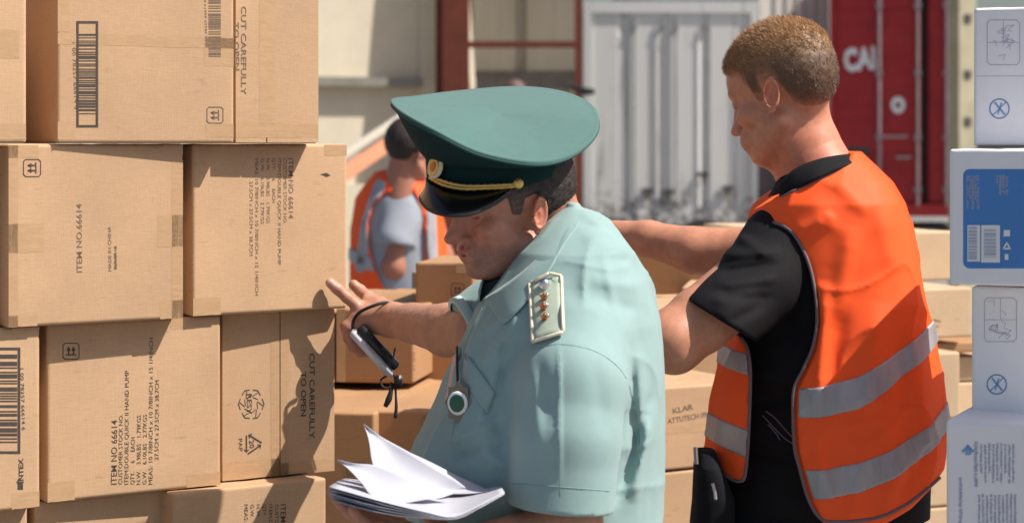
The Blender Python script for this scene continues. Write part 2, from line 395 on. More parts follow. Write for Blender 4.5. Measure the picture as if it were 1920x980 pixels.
# orange and cream barrier rail on the yard
ra = empty('barrier_rail', P(690, 270, 13) * (1, 1, 0), 0, 'sloping orange barrier with a cream top rail left of the dark haired worker', 'barrier')
a, b = P(600, 322, 12.4), P(800, 190, 14.5); d = b - a
W = MB(); W.tube([a + (0, 0, .0), b], .035, 8); W.build('top_rail', mat('dull_pale_rail_paint', (.38, .34, .28), rough=.8), ra)
W = MB(); W.poly([a + (0, 0, -.05), b + (0, 0, -.05), b + (0, 0, -.17), a + (0, 0, -.17)], (0, .05, 0)); W.build('panel', M['orangerail'], ra)
for t in (.05, .95):
    q = a + d * t; W = MB(); W.tube([(q[0], q[1] + .03, 0), (q[0], q[1] + .03, q[2])], .03, 8); W.build('upright', M['creamwall'], ra)

# ------------------------------------------------------------------ shipping containers
def rusty(name, base, rust=(0.11, 0.06, 0.04), zl=1.0):
    """paint worn through to rust, most of it in a band along the bottom rail, with a few streaks"""
    m = mat(name, base, rough=.6); nt = m.node_tree; b = nt.nodes['Principled BSDF']; L = nt.links.new
    tc = nt.nodes.new('ShaderNodeTexCoord'); sp = nt.nodes.new('ShaderNodeSeparateXYZ'); L(tc.outputs['Object'], sp.inputs[0])
    n = nt.nodes.new('ShaderNodeTexNoise'); n.inputs['Scale'].default_value = 13; n.inputs['Detail'].default_value = 10; L(tc.outputs['Object'], n.inputs[0])
    mp = nt.nodes.new('ShaderNodeMapping'); mp.inputs['Scale'].default_value = (6, 6, .5); L(tc.outputs['Object'], mp.inputs[0])
    n2 = nt.nodes.new('ShaderNodeTexNoise'); n2.inputs['Scale'].default_value = 1.6; n2.inputs['Detail'].default_value = 7; L(mp.outputs[0], n2.inputs[0])
    z = nt.nodes.new('ShaderNodeMapRange'); z.inputs[1].default_value = .1; z.inputs[2].default_value = zl; z.inputs[3].default_value = .30; z.inputs[4].default_value = -.12; L(sp.outputs['Z'], z.inputs[0])
    ad = nt.nodes.new('ShaderNodeMath'); ad.operation = 'ADD'; L(n.outputs[0], ad.inputs[0]); L(z.outputs[0], ad.inputs[1])
    r1 = nt.nodes.new('ShaderNodeMapRange'); r1.inputs[1].default_value = .68; r1.inputs[2].default_value = .98; L(ad.outputs[0], r1.inputs[0])
    r2 = nt.nodes.new('ShaderNodeMapRange'); r2.inputs[1].default_value = .60; r2.inputs[2].default_value = .72; L(n2.outputs[0], r2.inputs[0])
    mxm = nt.nodes.new('ShaderNodeMath'); mxm.operation = 'MULTIPLY_ADD'; mxm.inputs[1].default_value = .45; L(r2.outputs[0], mxm.inputs[0]); L(r1.outputs[0], mxm.inputs[2]); mxm.use_clamp = True
    mx = nt.nodes.new('ShaderNodeMix'); mx.data_type = 'RGBA'; mx.inputs['A'].default_value = (*base, 1); mx.inputs['B'].default_value = (*rust, 1)
    L(mxm.outputs[0], mx.inputs['Factor']); L(mx.outputs['Result'], b.inputs['Base Color']); return m
M['greywhite'] = rusty('worn_grey_white_paint', (0.68, 0.68, 0.66), zl=.95)
M['whitepaint'] = rusty('worn_white_paint', (0.62, 0.62, 0.58), zl=.8)

def container(name, xl, xr, Y, zb, zt, th, m, label, depth=6.0, ribs=9, post=.09, head=.14, doors=False):
    X0 = P(xl, 0, Y)[0]; k = Y / FPX; w = (xr - xl) * k / math.cos(th)
    rt = empty(name, (X0, Y, zb), th, label, 'shipping container'); h = zt - zb
    W = MB(); W.box((0.02, .16, .03), (w - .02, depth, h - .03)); W.build('body', m, rt, world=False)
    W = MB(); W.box((0, 0, 0), (post, .15, h)); W.build('corner_post', m, rt, world=False)
    W = MB(); W.box((w - post, 0, 0), (w, .15, h)); W.build('corner_post', m, rt, world=False)
    W = MB(); W.box((post + .002, 0, h - head), (w - post - .002, .15, h)); W.build('header', m, rt, world=False)
    W = MB(); W.box((post + .002, 0, 0), (w - post - .002, .15, .15)); W.build('sill', m, rt, world=False)
    return rt, w, h
# grey white container: broad corrugated front
def corr(W, x0, x1, z0, z1, n, dep, y, flat=.55):
    """folded sheet: flats joined by slopes"""
    s = (x1 - x0) / n; pts = []
    for i in range(n):
        a = x0 + i * s; pts += [(a, y), (a + s * flat, y), (a + s * (flat + .12), y + dep), (a + s * .88, y + dep)]
    pts.append((x1, y)); W.grid([[(x, yy, z0) for x, yy in pts], [(x, yy, z1) for x, yy in pts]])
g1, w, h = container('shipping_container', 1095, 1422, 26, .62, 3.45, 0.02, M['greywhite'], 'grey white container with rust along its bottom, between steel frame and brighter white container')
W = MB(); x0, x1 = .095, w - .095
corr(W, x0, x1, .152, h - .142, 4, .028, .03, .66); W.build('corrugated_panel', M['greywhite'], g1, world=False)
for px in (1190, 1242, 1326, 1268):
    x = (px - 1095) * 26 / FPX; W = MB(); W.tube([(x, .0, .2), (x, .0, h - .2)], .012, 8)
    for zz in (.30, 2.5): W.box((x - .03, -.012, zz - .02), (x + .03, .03, zz + .02))
    W.build('lock_bar', mat('grimy_lock_bar', (.24, .24, .25), noise=.4, nscale=8), g1, world=False)
for px, pz in ((1215, .42), (1318, .62), (1255, .40), (1365, .45)):
    W = MB(); x = (px - 1095) * 26 / FPX; W.box((x - .07, -.02, pz), (x + .07, .02, pz + .05)); W.box((x - .02, -.05, pz - .08), (x + .02, -.021, pz + .02))
    W.build('door_latch', M['darksteel'], g1, world=False)
# bright white container behind, lit
g2, w, h = container('shipping_container', 1424, 1560, 28, .75, 4.3, 0.30, M['whitepaint'], 'bright white container with close ribs behind the fair haired worker, left of the red container', head=.3)
W = MB(); corr(W, .095, w - .095, .152, h - .30, 5, .05, .03, .5); W.build('corrugated_panel', M['whitepaint'], g2, world=False)
# red container doors
th = R(-9); Yr = 25.8; kr = Yr / FPX
g3, w, h = container('shipping_container', 1556, 1800, Yr, .745, 4.2, th, M['redpaint'], 'dark red container with white lettering and vertical lock bars behind the orange vest', post=.05, head=.1)
def rx(px): return (px - 1556) * kr / math.cos(th)
for a, b in ((1562, 1722), (1736, 1795)):
    W = MB(); W.box((rx(a), .07, .16), (rx(b), .13, h - .11))
    n = 5
    for i in range(n):
        z0 = .2 + i * (h - .45) / n; z1 = z0 + (h - .45) / n * .62
        W.box((rx(a) + .04, .055, z0), (rx(b) - .04, .069, z1))
    W.build('door', M['redpaint'], g3, world=False)
W = MB(); W.box((rx(1724), .09, .16), (rx(1734), .12, h - .11)); W.build('door_seal', M['reddark'], g3, world=False)
for px in (1646, 1716, 1768):
    W = MB(); W.tube([(rx(px), .02, .1), (rx(px), .02, h - .03)], .022, 8)
    for zz in (.3, .95, 1.75, 2.6): W.box((rx(px) - .045, .0, zz), (rx(px) + .045, .05, zz + .07))
    W.build('lock_bar', M['barmetal'], g3, world=False)
for px, z in ((1660, .98), (1684, .98), (1690, .72)):
    W = MB(); W.box((rx(px) - .09, -.03, z), (rx(px) + .09, .0, z + .035)); W.build('handle', M['barmetal'], g3, world=False)
W = MB(); W.box((rx(1590), .04, .75), (rx(1628), .054, .87)); W.build('plate', M['darksteel'], g3, world=False)
# cream post right of the red container
cp = empty('cream_post', P(1811, 270, 20) * (1, 1, 0), .5, 'cream painted steel post with dark bolt holes right of the red container', 'post')
W = MB(); W.box((-.085, 0, 0), (.13, .15, 5)); W.build('shaft', mat('dull_cream_paint', (.40, .36, .25), rough=.8, noise=.2, nscale=4), cp, world=False)
for pz in (35, 140, 228, 320):
    z = CAMZ + (HZ - pz) * 20 / FPX; W = MB(); W.box((-.02, -.012, z - .04), (.06, -.001, z + .04)); W.build('bolt_plate', M['darksteel'], cp, world=False)
# low grimy chassis under the containers
ch = empty('trailer_chassis', (1.2, 25.6, 0), 0, 'grimy dark flatbed trailer chassis carrying the containers', 'trailer')
W = MB(); W.box((-.4, 0, .38), (7, 2.2, .60)); W.build('deck', M['darksteel'], ch, world=False)
for x in (.1, 1.2, 2.4, 3.4, 5.5):
    W = MB(); n = 20
    ring = [[(x + rr * math.cos(6.2832 * j / n), yy, .36 + rr * math.sin(6.2832 * j / n)) for j in range(n + 1)] for rr, yy in ((.001, -.05), (.09, -.05), (.1, .0), (.2, .02), (.22, -.04), (.34, -.03), (.36, .03), (.36, .24))]
    W.grid(ring); W.build('wheel', mat('tyre_rubber', (.02, .02, .02)), ch, world=False)
# hinge lamp at the frame
hl = empty('wall_lamp', P(1098, 270, 21) * (1, 1, 0), 0, 'small dark bracket lamp at the left edge of the grey white container', 'lamp')
z = CAMZ + (HZ - 172) * 21 / FPX
W = MB(); W.tube([(-.2, 0, z + .06), (0, 0, z), (.09, 0, z - .0)], [.012, .045, .03], 10); W.build('lamp_body', M['black'], hl, world=False)
W = MB(); W.tube([(-.2, 0, 0), (-.2, 0, z + .07)], .02, 8); W.build('stem', M['darksteel'], hl, world=False)

# ------------------------------------------------------------------ lettering
_dg = bpy.context.evaluated_depsgraph_get
def text_mesh(s, bold=0.0):
    cu = bpy.data.curves.new('t', 'FONT'); cu.body = s; cu.size = 1; cu.offset = bold; cu.resolution_u = 2
    o = bpy.data.objects.new('t', cu); COL.objects.link(o); me = bpy.data.meshes.new_from_object(o.evaluated_get(_dg()))
    V = np.array([v.co for v in me.vertices]).reshape(-1, 3); F = [tuple(p.vertices) for p in me.polygons]
    bpy.data.objects.remove(o); bpy.data.curves.remove(cu); bpy.data.meshes.remove(me)
    return V, F
class Face:
    """front plane of a box: turns points of the photograph into (u, z) on the box front"""
    def __init__(s, A, th): s.A = np.array(A, float); s.th = th; s.c = math.cos(th); s.s = math.sin(th)
    def uv(s, px, py):
        t = (px - 960) / FPX; u = (t * s.A[1] - s.A[0]) / (s.c - t * s.s); Y = s.A[1] + u * s.s
        return np.array((u, CAMZ - (py - HZ) / FPX * Y - s.A[2]))
    def scale(s, px): return (s.A[1] + s.uv(px, 0)[0] * s.s) / FPX
    def text(s, W, string, p0, p1, hpx, y=-.0004, bold=0.0):
        V, F = text_mesh(string, bold)
        a = s.uv(*p0); b = s.uv(*p1); e = b - a; L = np.linalg.norm(e); e = e / L; n = np.array((-e[1], e[0]))
        V[:, 0] -= V[:, 0].min(); hh = hpx * s.scale(p0[0]); ymax = max(V[:, 1].max(), .5)
        q = a + np.outer(V[:, 0] / V[:, 0].max() * L, e) + np.outer(V[:, 1] / ymax * hh, n)
        W.add([(x, y, z) for x, z in q], F)
    def rect(s, W, px0, py0, px1, py1, y=-.0004):
        c = [s.uv(px0, py0), s.uv(px1, py0), s.uv(px1, py1), s.uv(px0, py1)]
        W.add([(a[0], y, a[1]) for a in c], [(0, 3, 2, 1)])
    def line(s, W, pts, wpx, y=-.0004, closed=False):
        q = [s.uv(*p) for p in pts]; w = wpx * s.scale(pts[0][0]) / 2
        if closed: q.append(q[0])
        for a, b in zip(q[:-1], q[1:]):
            e = (b - a) / (np.linalg.norm(b - a) + 1e-9); n = np.array((-e[1], e[0])) * w; a2 = a - e * w; b2 = b + e * w
            W.add([(x, y, z) for x, z in (a2 - n, b2 - n, b2 + n, a2 + n)], [(0, 1, 2, 3)])
    def frame(s, W, x0, y0, x1, y1, w, y=-.0004):
        s.rect(W, x0, y0, x1, y0 + w, y); s.rect(W, x0, y1 - w, x1, y1, y); s.rect(W, x0, y0 + w, x0 + w, y1 - w, y); s.rect(W, x1 - w, y0 + w, x1, y1 - w, y)
    def barcode(s, W, x0, y0, x1, y1, seed=1, y=-.0004, unit=1.9):
        r = random.Random(seed); p = y0
        while p < y1 - 1:
            b = unit * r.choice((1, 1, 2, 3)); s.rect(W, x0, p, x1, min(p + b, y1), y); p += b + unit * r.choice((.8, 1, 1.4, 2.2))
    def up_mark(s, W, cx, cy, r, horiz=True, y=-.0004, w=2.2):
        """rounded square with two arrows over a line (this side up), arrows pointing left or up"""
        q = r * .75; s.line(W, [(cx - r, cy - q), (cx - q, cy - r), (cx + q, cy - r), (cx + r, cy - q), (cx + r, cy + q), (cx + q, cy + r), (cx - q, cy + r), (cx - r, cy + q)], w * .8, y, True)
        def pt(a, b): return (cx + a * r, cy + b * r) if horiz else (cx + b * r, cy + a * r)
        for o in (-.30, .30):
            s.line(W, [pt(-.35, o), pt(.28, o)], w * 1.3, y); s.line(W, [pt(-.12, o - .18), pt(-.45, o), pt(-.12, o + .18)], w, y)
        s.line(W, [pt(.45, -.6), pt(.45, .6)], w, y)

# lettering and round mark on the red doors
fc = Face((P(1556, 0, Yr)[0], Yr, .745), th)
W = MB(); fc.text(W, 'CAI', (1583, 132), (1643, 128), 42, y=.05, bold=.045); fc.text(W, 'C', (1583, 132), (1606, 132), 42, y=.049, bold=.05); W.build('painted_lettering', M['whiteink'], g3, world=False)
W = MB(); c = fc.uv(1684, 197); n = 24
for j in range(n):
    a0, a1 = 6.2832 * j / n, 6.2832 * (j + 1) / n
    W.add([(c[0] + rr * math.cos(a), .05, c[1] + rr * 1.2 * math.sin(a)) for rr, a in ((.035, a0), (.088, a0), (.088, a1), (.035, a1))], [(0, 1, 2, 3)])
W.build('round_sticker', M['whiteink'], g3, world=False)
for py in (147, 182, 222, 262):
    W = MB(); fc.rect(W, 1779, py - 5, 1785, py + 6, y=.052); fc.rect(W, 1788, py - 4, 1793, py + 5, y=.052); W.build('painted_number', M['whiteink'], g3, world=False)

# ------------------------------------------------------------------ cartons
def carton(px_l, px_r, Yl, z0, z1, th_deg, depth, label, group=None, m='kraft', out=0.0, cat='cardboard box', name='cardboard_box', tape=None, seed=0,
           flaps=None, w=None, seamtop=True):
    """px_l / px_r: where its front vertical edges stand, Yl: distance of the left one; out: pulled forward along the front normal"""
    th = R(th_deg); r = np.array((math.cos(th), math.sin(th))); nrm = np.array((math.sin(th), -math.cos(th)))
    A = P(px_l, 0, Yl)
    t = (px_r - 960) / FPX
    if w is None: w = (t * A[1] - A[0]) / (r[0] - t * r[1])
    root = empty(name, (A[0], A[1], z0), th, label, cat, group); h = z1 - z0 - .0012
    rr = random.Random(seed + int(px_l) * 7 + 13)
    # one bevelled body with slightly slack panels
    ns = 7; e = .0035
    def axis(L): return [0, e, 1.8 * e] + [e + (L - 2 * e) * i / ns for i in range(1, ns)] + [L - 1.8 * e, L - e, L]
    ax, ay, az = axis(w), axis(depth), axis(h); idx = {}; V = []; F = []
    def vid(i, j, k_):
        if (i, j, k_) in idx: return idx[(i, j, k_)]
        p = np.array((ax[i], ay[j], az[k_])); N = len(ax) - 1
        on = [(i in (0, N)), (j in (0, N)), (k_ in (0, N))]
        if sum(on) >= 2:
            c = e * .42
            for q, (ii, L) in enumerate(((i, w), (j, depth), (k_, h))):
                if on[q]: p[q] = c if ii == 0 else L - c
        jt = (math.sin(i * 12.9 + j * 78.2 + k_ * 37.7 + px_l) * 43758.5) % 1 - .5
        if sum(on) >= 1 and not (j <= 1 and sum(on) == 1): p[0] += jt * .0014 * (0 < i < N); p[2] += jt * .0020 * on[2] * (k_ == N)
        u, v, s = p[0] / w, p[1] / depth, p[2] / h
        if k_ == len(ax) - 1: p[2] -= .004 * math.sin(math.pi * u) * math.sin(math.pi * v)
        if i == 0: p[0] += .004 * math.sin(math.pi * v) * math.sin(math.pi * s) * bul[1]
        idx[(i, j, k_)] = len(V); V.append(p); return idx[(i, j, k_)]
    bul = (rr.uniform(.2, 1), rr.uniform(-1, 1)); N = len(ax) - 1
    for a in range(N):
        for b in range(N):
            F += [(vid(a, 0, b), vid(a + 1, 0, b), vid(a + 1, 0, b + 1), vid(a, 0, b + 1)), (vid(a, N, b), vid(a, N, b + 1), vid(a + 1, N, b + 1), vid(a + 1, N, b)),
                  (vid(0, a, b), vid(0, a, b + 1), vid(0, a + 1, b + 1), vid(0, a + 1, b)), (vid(N, a, b), vid(N, a + 1, b), vid(N, a + 1, b + 1), vid(N, a, b + 1)),
                  (vid(a, b, 0), vid(a, b + 1, 0), vid(a + 1, b + 1, 0), vid(a + 1, b, 0)), (vid(a, b, N), vid(a + 1, b, N), vid(a + 1, b + 1, N), vid(a, b + 1, N))]
    V = [(p[0], p[1] + (.004 if flaps is not None else 0), p[2]) for p in V]
    mesh_obj('carton_body', V, F, M[m], root, smooth=True, world=False)
    f = Face((A[0], A[1], z0), th)
    if flaps is not None:
        u = f.uv(flaps, 0)[0]; g = .0012
        for a, b in ((.001, u - g), (u + g, w - .001)):
            W = MB(); W.box((a, 0, .0015), (b, .0036, h - .0015)); W.build('flap', M[m], root, world=False)
    root_info = dict(root=root, face=f, w=w, h=h, out=out)
    if out:
        root.location.x += float(nrm[0] * out); root.location.y += float(nrm[1] * out)
    for o in root.children: WM[o.name] = Matrix.LocRotScale(root.location, root.rotation_euler, root.scale)
    return root_info
def tapes(bx, rects, y=-.0002):
    """each rect of tape: px0, py0, px1, py1 on the front, each its own strip"""
    for q in rects:
        W = MB(); x0, y0, x1, y1 = q; f = bx['face']
        a = f.uv(x0, y0); b = f.uv(x1, y1); u0, u1 = max(.001, a[0]), min(bx['w'] - .001, b[0]); z0, z1 = max(.001, b[1]), min(bx['h'] - .001, a[1])
        rr = random.Random(int(x0 + y0)); n = 6
        G = [[(u0 + (u1 - u0) * i / n + (rr.uniform(-1, 1) * .0012 if 0 < i < n else 0), y, z) for i in range(n + 1)] for z in (z0, z1)]
        G[0] = [(x, yy, z + rr.uniform(-1, 1) * .0006) for x, yy, z in G[0]]
        W.grid(G); W.build('packing_tape', M['tape'], bx['root'], world=False)
TH = 36.0; TT = math.tan(R(TH)); WK = 3.62
def wallY(px): return WK / (1 - (px - 960) / FPX * TT)
Z4, Z3, Z2, Z1, Z0 = .825, 1.100, 1.375, 1.651, 1.928
LG = 'kraft cartons stacked in the wall on the left'
def lw(pl, pr, z0, z1, label, out=0.0, dth=0.0, depth=.385, **k):
    # out moves the front along its normal; the edges stay on their lines of sight
    Y = wallY(pl); A = P(pl, 0, Y); Y *= 1 + out / (A[0] * math.sin(R(TH)) - Y * math.cos(R(TH)))
    return carton(pl, pr, Y, z0, z1, TH + dth, depth, label, LG, **k)
r1a = lw(-105, 50, Z1, Z0, 'cut off carton with a wide tape band at the top left corner of the photo', out=.075, dth=-3)
tapes(r1a, [(-100, 52, 36, 110), (-100, 232, 49, 262)])
r1b = lw(107, 439, Z1, Z0, 'top row carton with a tall framed barcode facing out', out=.008, dth=-3.0)
r1c = lw(441, 598, Z1, Z0, 'top right carton with a vertical flap seam and CUT CAREFULLY printed down it', out=.012, flaps=500, dth=-1)
r2z = lw(-190, -6, Z2, Z1, 'sliver of shaded carton at the left edge in the second row', out=-.03)
r2b = lw(14, 344, Z2, Z1, 'second row carton printed ITEM NO and an arrow mark at its upper left corner', out=0)
r2c = lw(361, 651, Z2, Z1, 'second row carton with a long block of small print and a small torn hole', out=-.020)
r3a = lw(-230, 75, Z3, Z2, 'left carton in the third row with a big framed barcode cut by the photo edge', out=-.012)
r3b = lw(88, 414, Z3, Z2, 'wide third row carton with a block of print and an arrow mark in the shade', out=-.038, dth=-1.3)
r3c = lw(416, 628, Z3, Z2, 'third row carton with recycling marks, a centre seam and CUT CAREFULLY TO OPEN', out=-.059, flaps=525, dth=-4)
r4z = lw(-180, 52, Z4, Z3, 'bottom row carton cut off by the lower left corner of the photo', out=-.05)
r4a = lw(66, 306, Z4, Z3, 'shaded bottom row carton left of the carton under the papers', out=-.06)
r4b = lw(326, 612, Z4, Z3, 'bottom row carton with a lit top edge nearest the white papers', out=-.008, dth=-2)
# tape
tapes(r1b, [(108, 62, 440, 92), (108, 228, 140, 262), (386, 232, 440, 258), (383, 68, 440, 125), (108, 0, 130, 60)])
tapes(r1c, [(486, 0, 516, 232), (441, 232, 598, 258)])
tapes(r2b, [(16, 420, 82, 472), (16, 272, 34, 612), (296, 404, 344, 462), (16, 272, 72, 296), (322, 300, 344, 600), (306, 262, 344, 290), (300, 564, 344, 600), (16, 592, 70, 614)])
tapes(r2c, [(608, 266, 651, 292), (361, 560, 414, 592)])
tapes(r3b, [(88, 905, 140, 955), (320, 596, 344, 616), (350, 890, 414, 920)])
tapes(r3c, [(508, 588, 524, 892), (526, 588, 541, 892), (416, 868, 524, 914), (526, 868, 628, 898)], y=-.0003)
tapes(r3a, [(22, 590, 75, 618), (22, 925, 75, 958)])
tapes(r4a, [(66, 962, 110, 1010)]); tapes(r4b, [(328, 935, 390, 955)])
def ink(bx, name, fn, m='ink'):
    W = MB(); fn(bx['face'], W); return W.build(name, M[m], bx['root'], world=False)
def greek(f, W, p0, p1, wpx, seed, y=-.0004):
    """print too small to read: a row of short strokes"""
    r = random.Random(seed); a, b = np.array(p0, float), np.array(p1, float); L = np.linalg.norm(b - a); e = (b - a) / L; n = np.array((-e[1], e[0])); t = 0
    while t < L:
        q = r.uniform(1.4, 2.6); o = n * r.uniform(-.2, .2) * wpx
        if r.random() > .14: f.line(W, [a + e * t - n * wpx * .4 + o, a + e * t + n * wpx * .4 + o], 1.1, y)
        if r.random() > .6: f.line(W, [a + e * t + o, a + e * min(t + q, L) + o], .9, y)
        t += q
CODE = '1 00 78257 66614 6'
ink(r1b, 'barcode', lambda f, W: (f.frame(W, 143, 40, 184, 239, 4.5), f.barcode(W, 147.5, 64, 179.5, 214, 5)))
ink(r1b, 'printed_code', lambda f, W: f.text(W, CODE, (135, 80), (140, 205), 7), 'ink_soft')
ink(r1b, 'barcode', lambda f, W: f.barcode(W, 391, -12, 414, 108, 9, unit=1.7), 'ink_soft')
ink(r1b, 'printed_code', lambda f, W: f.text(W, CODE, (389, 84), (386, 0), 4), 'ink_soft')
ink(r1b, 'arrow_mark', lambda f, W: f.up_mark(W, 403, 216, 15), 'ink_soft')
ink(r1c, 'printed_lettering', lambda f, W: (f.text(W, 'CUT CAREFULLY', (452, 12), (452, 178), 11, y=-.0004, bold=.012), f.text(W, 'TO OPEN', (439, 42), (440.5, 132), 9.5, bold=.012)), 'ink_soft')
ink(r2b, 'arrow_mark', lambda f, W: f.up_mark(W, 60, 315, 16))
ink(r2b, 'printed_lettering', lambda f, W: f.text(W, 'ITEM NO.66614', (154, 510), (153, 382), 11, bold=.004), 'ink_soft')
ink(r2b, 'printed_lettering', lambda f, W: (f.text(W, 'MADE IN CHINA', (209, 508), (208, 424), 6.5), greek(f, W, (217, 504), (216, 462), 5, 4)), 'ink_soft')
LINES = [('ITEM NO 66614', .395, 12, 0), ('CUSTOMER STOCK NO.', .43, 8, 0), ('ITEM:DOUBLE QUICK II HAND PUMP', .70, 8, 0), ('QTY.     6     EACH', .29, 8, 0),
         ('N.W.   3.98LBS   1.79KGS', .425, 8, 0), ('G.W.   6.10LBS   2.77KGS', .43, 8, 0), ('MEAS: 10 7/8INCH x 10 7/8INCH x 15 1/4INCH', .90, 8, 0), ('27.5CM x 27.5CM x 38.7CM', .49, 8, .15)]
def block_down(f, W, x, y, L, dx, hs=1.0):
    """column of lines read from top to bottom; the first line stands rightmost"""
    for i, (s, l, h, o) in enumerate(LINES): f.text(W, s, (x - i * dx - h - (3 if i else 0), y + o * L), (x - i * dx - h - (3 if i else 0), y + (o + l) * L), h * hs, bold=.003 if i == 0 else 0)
def block_up(f, W, x, y, L, dx, hs=1.0):
    for i, (s, l, h, o) in enumerate(LINES): f.text(W, s, (x + i * dx + h + (3 if i else 0), y - o * L), (x + i * dx + h + 1 + (3 if i else 0), y - (o + l) * L), h * hs, bold=.003 if i == 0 else 0)
ink(r2c, 'printed_lettering', lambda f, W: block_down(f, W, 553, 297, 285, 10.6, .85), 'ink_soft')
W = MB(); f = r2c['face']; c = [f.uv(*q) for q in ((600, 327), (612, 324), (620, 329), (612, 332), (606, 329))]; W.add([(a[0], -.0003, a[1]) for a in c], [(0, 1, 2, 3, 4)]); W.build('torn_hole', M['ink'], r2c['root'], world=False)
ink(r3a, 'barcode', lambda f, W: (f.frame(W, -60, 651, 38, 850, 5), f.barcode(W, -54, 664, 32, 832, 11, unit=2.6)))
ink(r3a, 'printed_code', lambda f, W: f.text(W, CODE, (38, 690), (41, 806), 6.5))
ink(r3a, 'printed_lettering', lambda f, W: (f.text(W, 'INTEX', (44, 904), (43, 858), 9, bold=.03), f.rect(W, 33, 904, 43, 917), f.line(W, [(33, 903), (36, 897)], 4)))
ink(r3b, 'arrow_mark', lambda f, W: f.up_mark(W, 133, 658, 15, horiz=False))
ink(r3b, 'printed_lettering', lambda f, W: block_up(f, W, 207, 907, 305, 11.3))
def recyc(f, W):
    cx, cy = 471, 757
    for j in range(6):
        a = math.pi / 3 * j; p = lambda r, t: (cx + r * math.cos(a + t), cy + r * 1.22 * math.sin(a + t))
        f.line(W, [p(22, -.36), p(24, 0), p(22, .36)], 1.8); f.line(W, [p(13, -.3), p(21, .1)], 1.5); f.line(W, [p(14, .5), p(11, -.2)], 1.5)
    f.text(W, 'RESY', (463, 738), (463, 776), 10, bold=.01)
ink(r3c, 'recycling_mark', recyc)
def tri(f, W):
    A, B, C = (462, 812), (462, 852), (493, 831)
    for a, b in ((A, B), (B, C), (C, A)):
        a, b = np.array(a, float), np.array(b, float); f.line(W, [a + (b - a) * .12, a + (b - a) * .78], 3.0)
        m_ = a + (b - a) * .86; e = (b - a) / np.linalg.norm(b - a); n_ = np.array((-e[1], e[0])); f.line(W, [m_ - e * 4 + n_ * 4, m_, m_ - e * 4 - n_ * 4], 1.8)
    f.text(W, '20', (467, 825), (468, 840), 10, bold=.01); f.text(W, 'PAP', (447, 822), (448, 846), 7.5)
ink(r3c, 'recycling_mark', tri)
ink(r3c, 'printed_lettering', lambda f, W: (f.text(W, 'CUT CAREFULLY', (580, 662), (580, 822), 11, bold=.012), f.text(W, 'TO OPEN', (564, 697), (564, 780), 11, bold=.012)))
ink(r4b, 'printed_lettering', lambda f, W: block_down(f, W, 538, 945, 285, 11.5, .9))

# cartons further back
MG = 'kraft cartons stacked in the middle of the yard'
def zy(py, Y): return CAMZ - (py - HZ) / FPX * Y
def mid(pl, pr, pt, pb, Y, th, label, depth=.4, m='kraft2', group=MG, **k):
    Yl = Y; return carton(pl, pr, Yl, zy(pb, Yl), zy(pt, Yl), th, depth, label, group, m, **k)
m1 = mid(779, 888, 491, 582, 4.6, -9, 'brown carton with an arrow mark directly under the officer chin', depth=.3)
ink(m1, 'arrow_mark', lambda f, W: f.up_mark(W, 858, 543, 12, horiz=False, w=1.8))
tapes(m1, [(855, 492, 888, 512)])
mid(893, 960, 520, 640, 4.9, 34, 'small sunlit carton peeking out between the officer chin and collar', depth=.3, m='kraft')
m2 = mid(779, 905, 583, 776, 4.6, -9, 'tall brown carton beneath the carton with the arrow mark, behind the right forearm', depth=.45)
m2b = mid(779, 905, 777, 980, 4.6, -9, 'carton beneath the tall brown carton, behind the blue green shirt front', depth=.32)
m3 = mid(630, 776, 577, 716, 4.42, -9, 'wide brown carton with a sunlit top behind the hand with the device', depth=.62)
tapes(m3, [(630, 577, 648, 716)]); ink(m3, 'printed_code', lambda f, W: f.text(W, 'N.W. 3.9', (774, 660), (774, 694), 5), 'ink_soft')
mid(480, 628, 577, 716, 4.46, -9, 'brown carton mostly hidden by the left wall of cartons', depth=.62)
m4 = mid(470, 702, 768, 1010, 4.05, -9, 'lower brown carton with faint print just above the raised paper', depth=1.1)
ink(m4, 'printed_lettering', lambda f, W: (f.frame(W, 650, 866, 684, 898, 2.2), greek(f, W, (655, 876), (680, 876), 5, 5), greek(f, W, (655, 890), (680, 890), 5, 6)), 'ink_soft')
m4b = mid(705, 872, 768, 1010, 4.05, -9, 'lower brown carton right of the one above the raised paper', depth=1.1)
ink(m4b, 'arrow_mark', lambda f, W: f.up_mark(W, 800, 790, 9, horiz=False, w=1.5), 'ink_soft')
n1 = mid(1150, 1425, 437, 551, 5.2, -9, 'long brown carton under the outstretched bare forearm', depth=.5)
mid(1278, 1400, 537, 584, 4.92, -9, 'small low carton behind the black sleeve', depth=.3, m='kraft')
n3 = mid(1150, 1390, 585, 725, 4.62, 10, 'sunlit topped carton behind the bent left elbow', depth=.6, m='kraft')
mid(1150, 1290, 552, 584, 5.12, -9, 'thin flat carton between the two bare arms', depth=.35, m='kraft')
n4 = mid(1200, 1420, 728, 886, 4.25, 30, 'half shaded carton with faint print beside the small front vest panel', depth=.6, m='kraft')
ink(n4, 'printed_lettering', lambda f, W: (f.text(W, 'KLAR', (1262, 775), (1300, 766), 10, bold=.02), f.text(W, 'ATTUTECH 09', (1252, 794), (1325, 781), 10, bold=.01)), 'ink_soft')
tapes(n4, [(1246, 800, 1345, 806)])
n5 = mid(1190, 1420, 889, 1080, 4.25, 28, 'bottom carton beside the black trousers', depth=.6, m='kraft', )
RG = 'kraft cartons stacked on the right behind the orange vest'
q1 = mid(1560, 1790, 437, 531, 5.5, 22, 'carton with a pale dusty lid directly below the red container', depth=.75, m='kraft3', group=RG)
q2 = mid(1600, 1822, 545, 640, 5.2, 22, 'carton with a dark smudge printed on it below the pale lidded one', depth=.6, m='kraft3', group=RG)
ink(q2, 'printed_smudge', lambda f, W: (f.line(W, [(1745, 606), (1752, 600), (1762, 602)], 3), f.line(W, [(1745, 611), (1760, 612)], 2)), 'ink_soft')
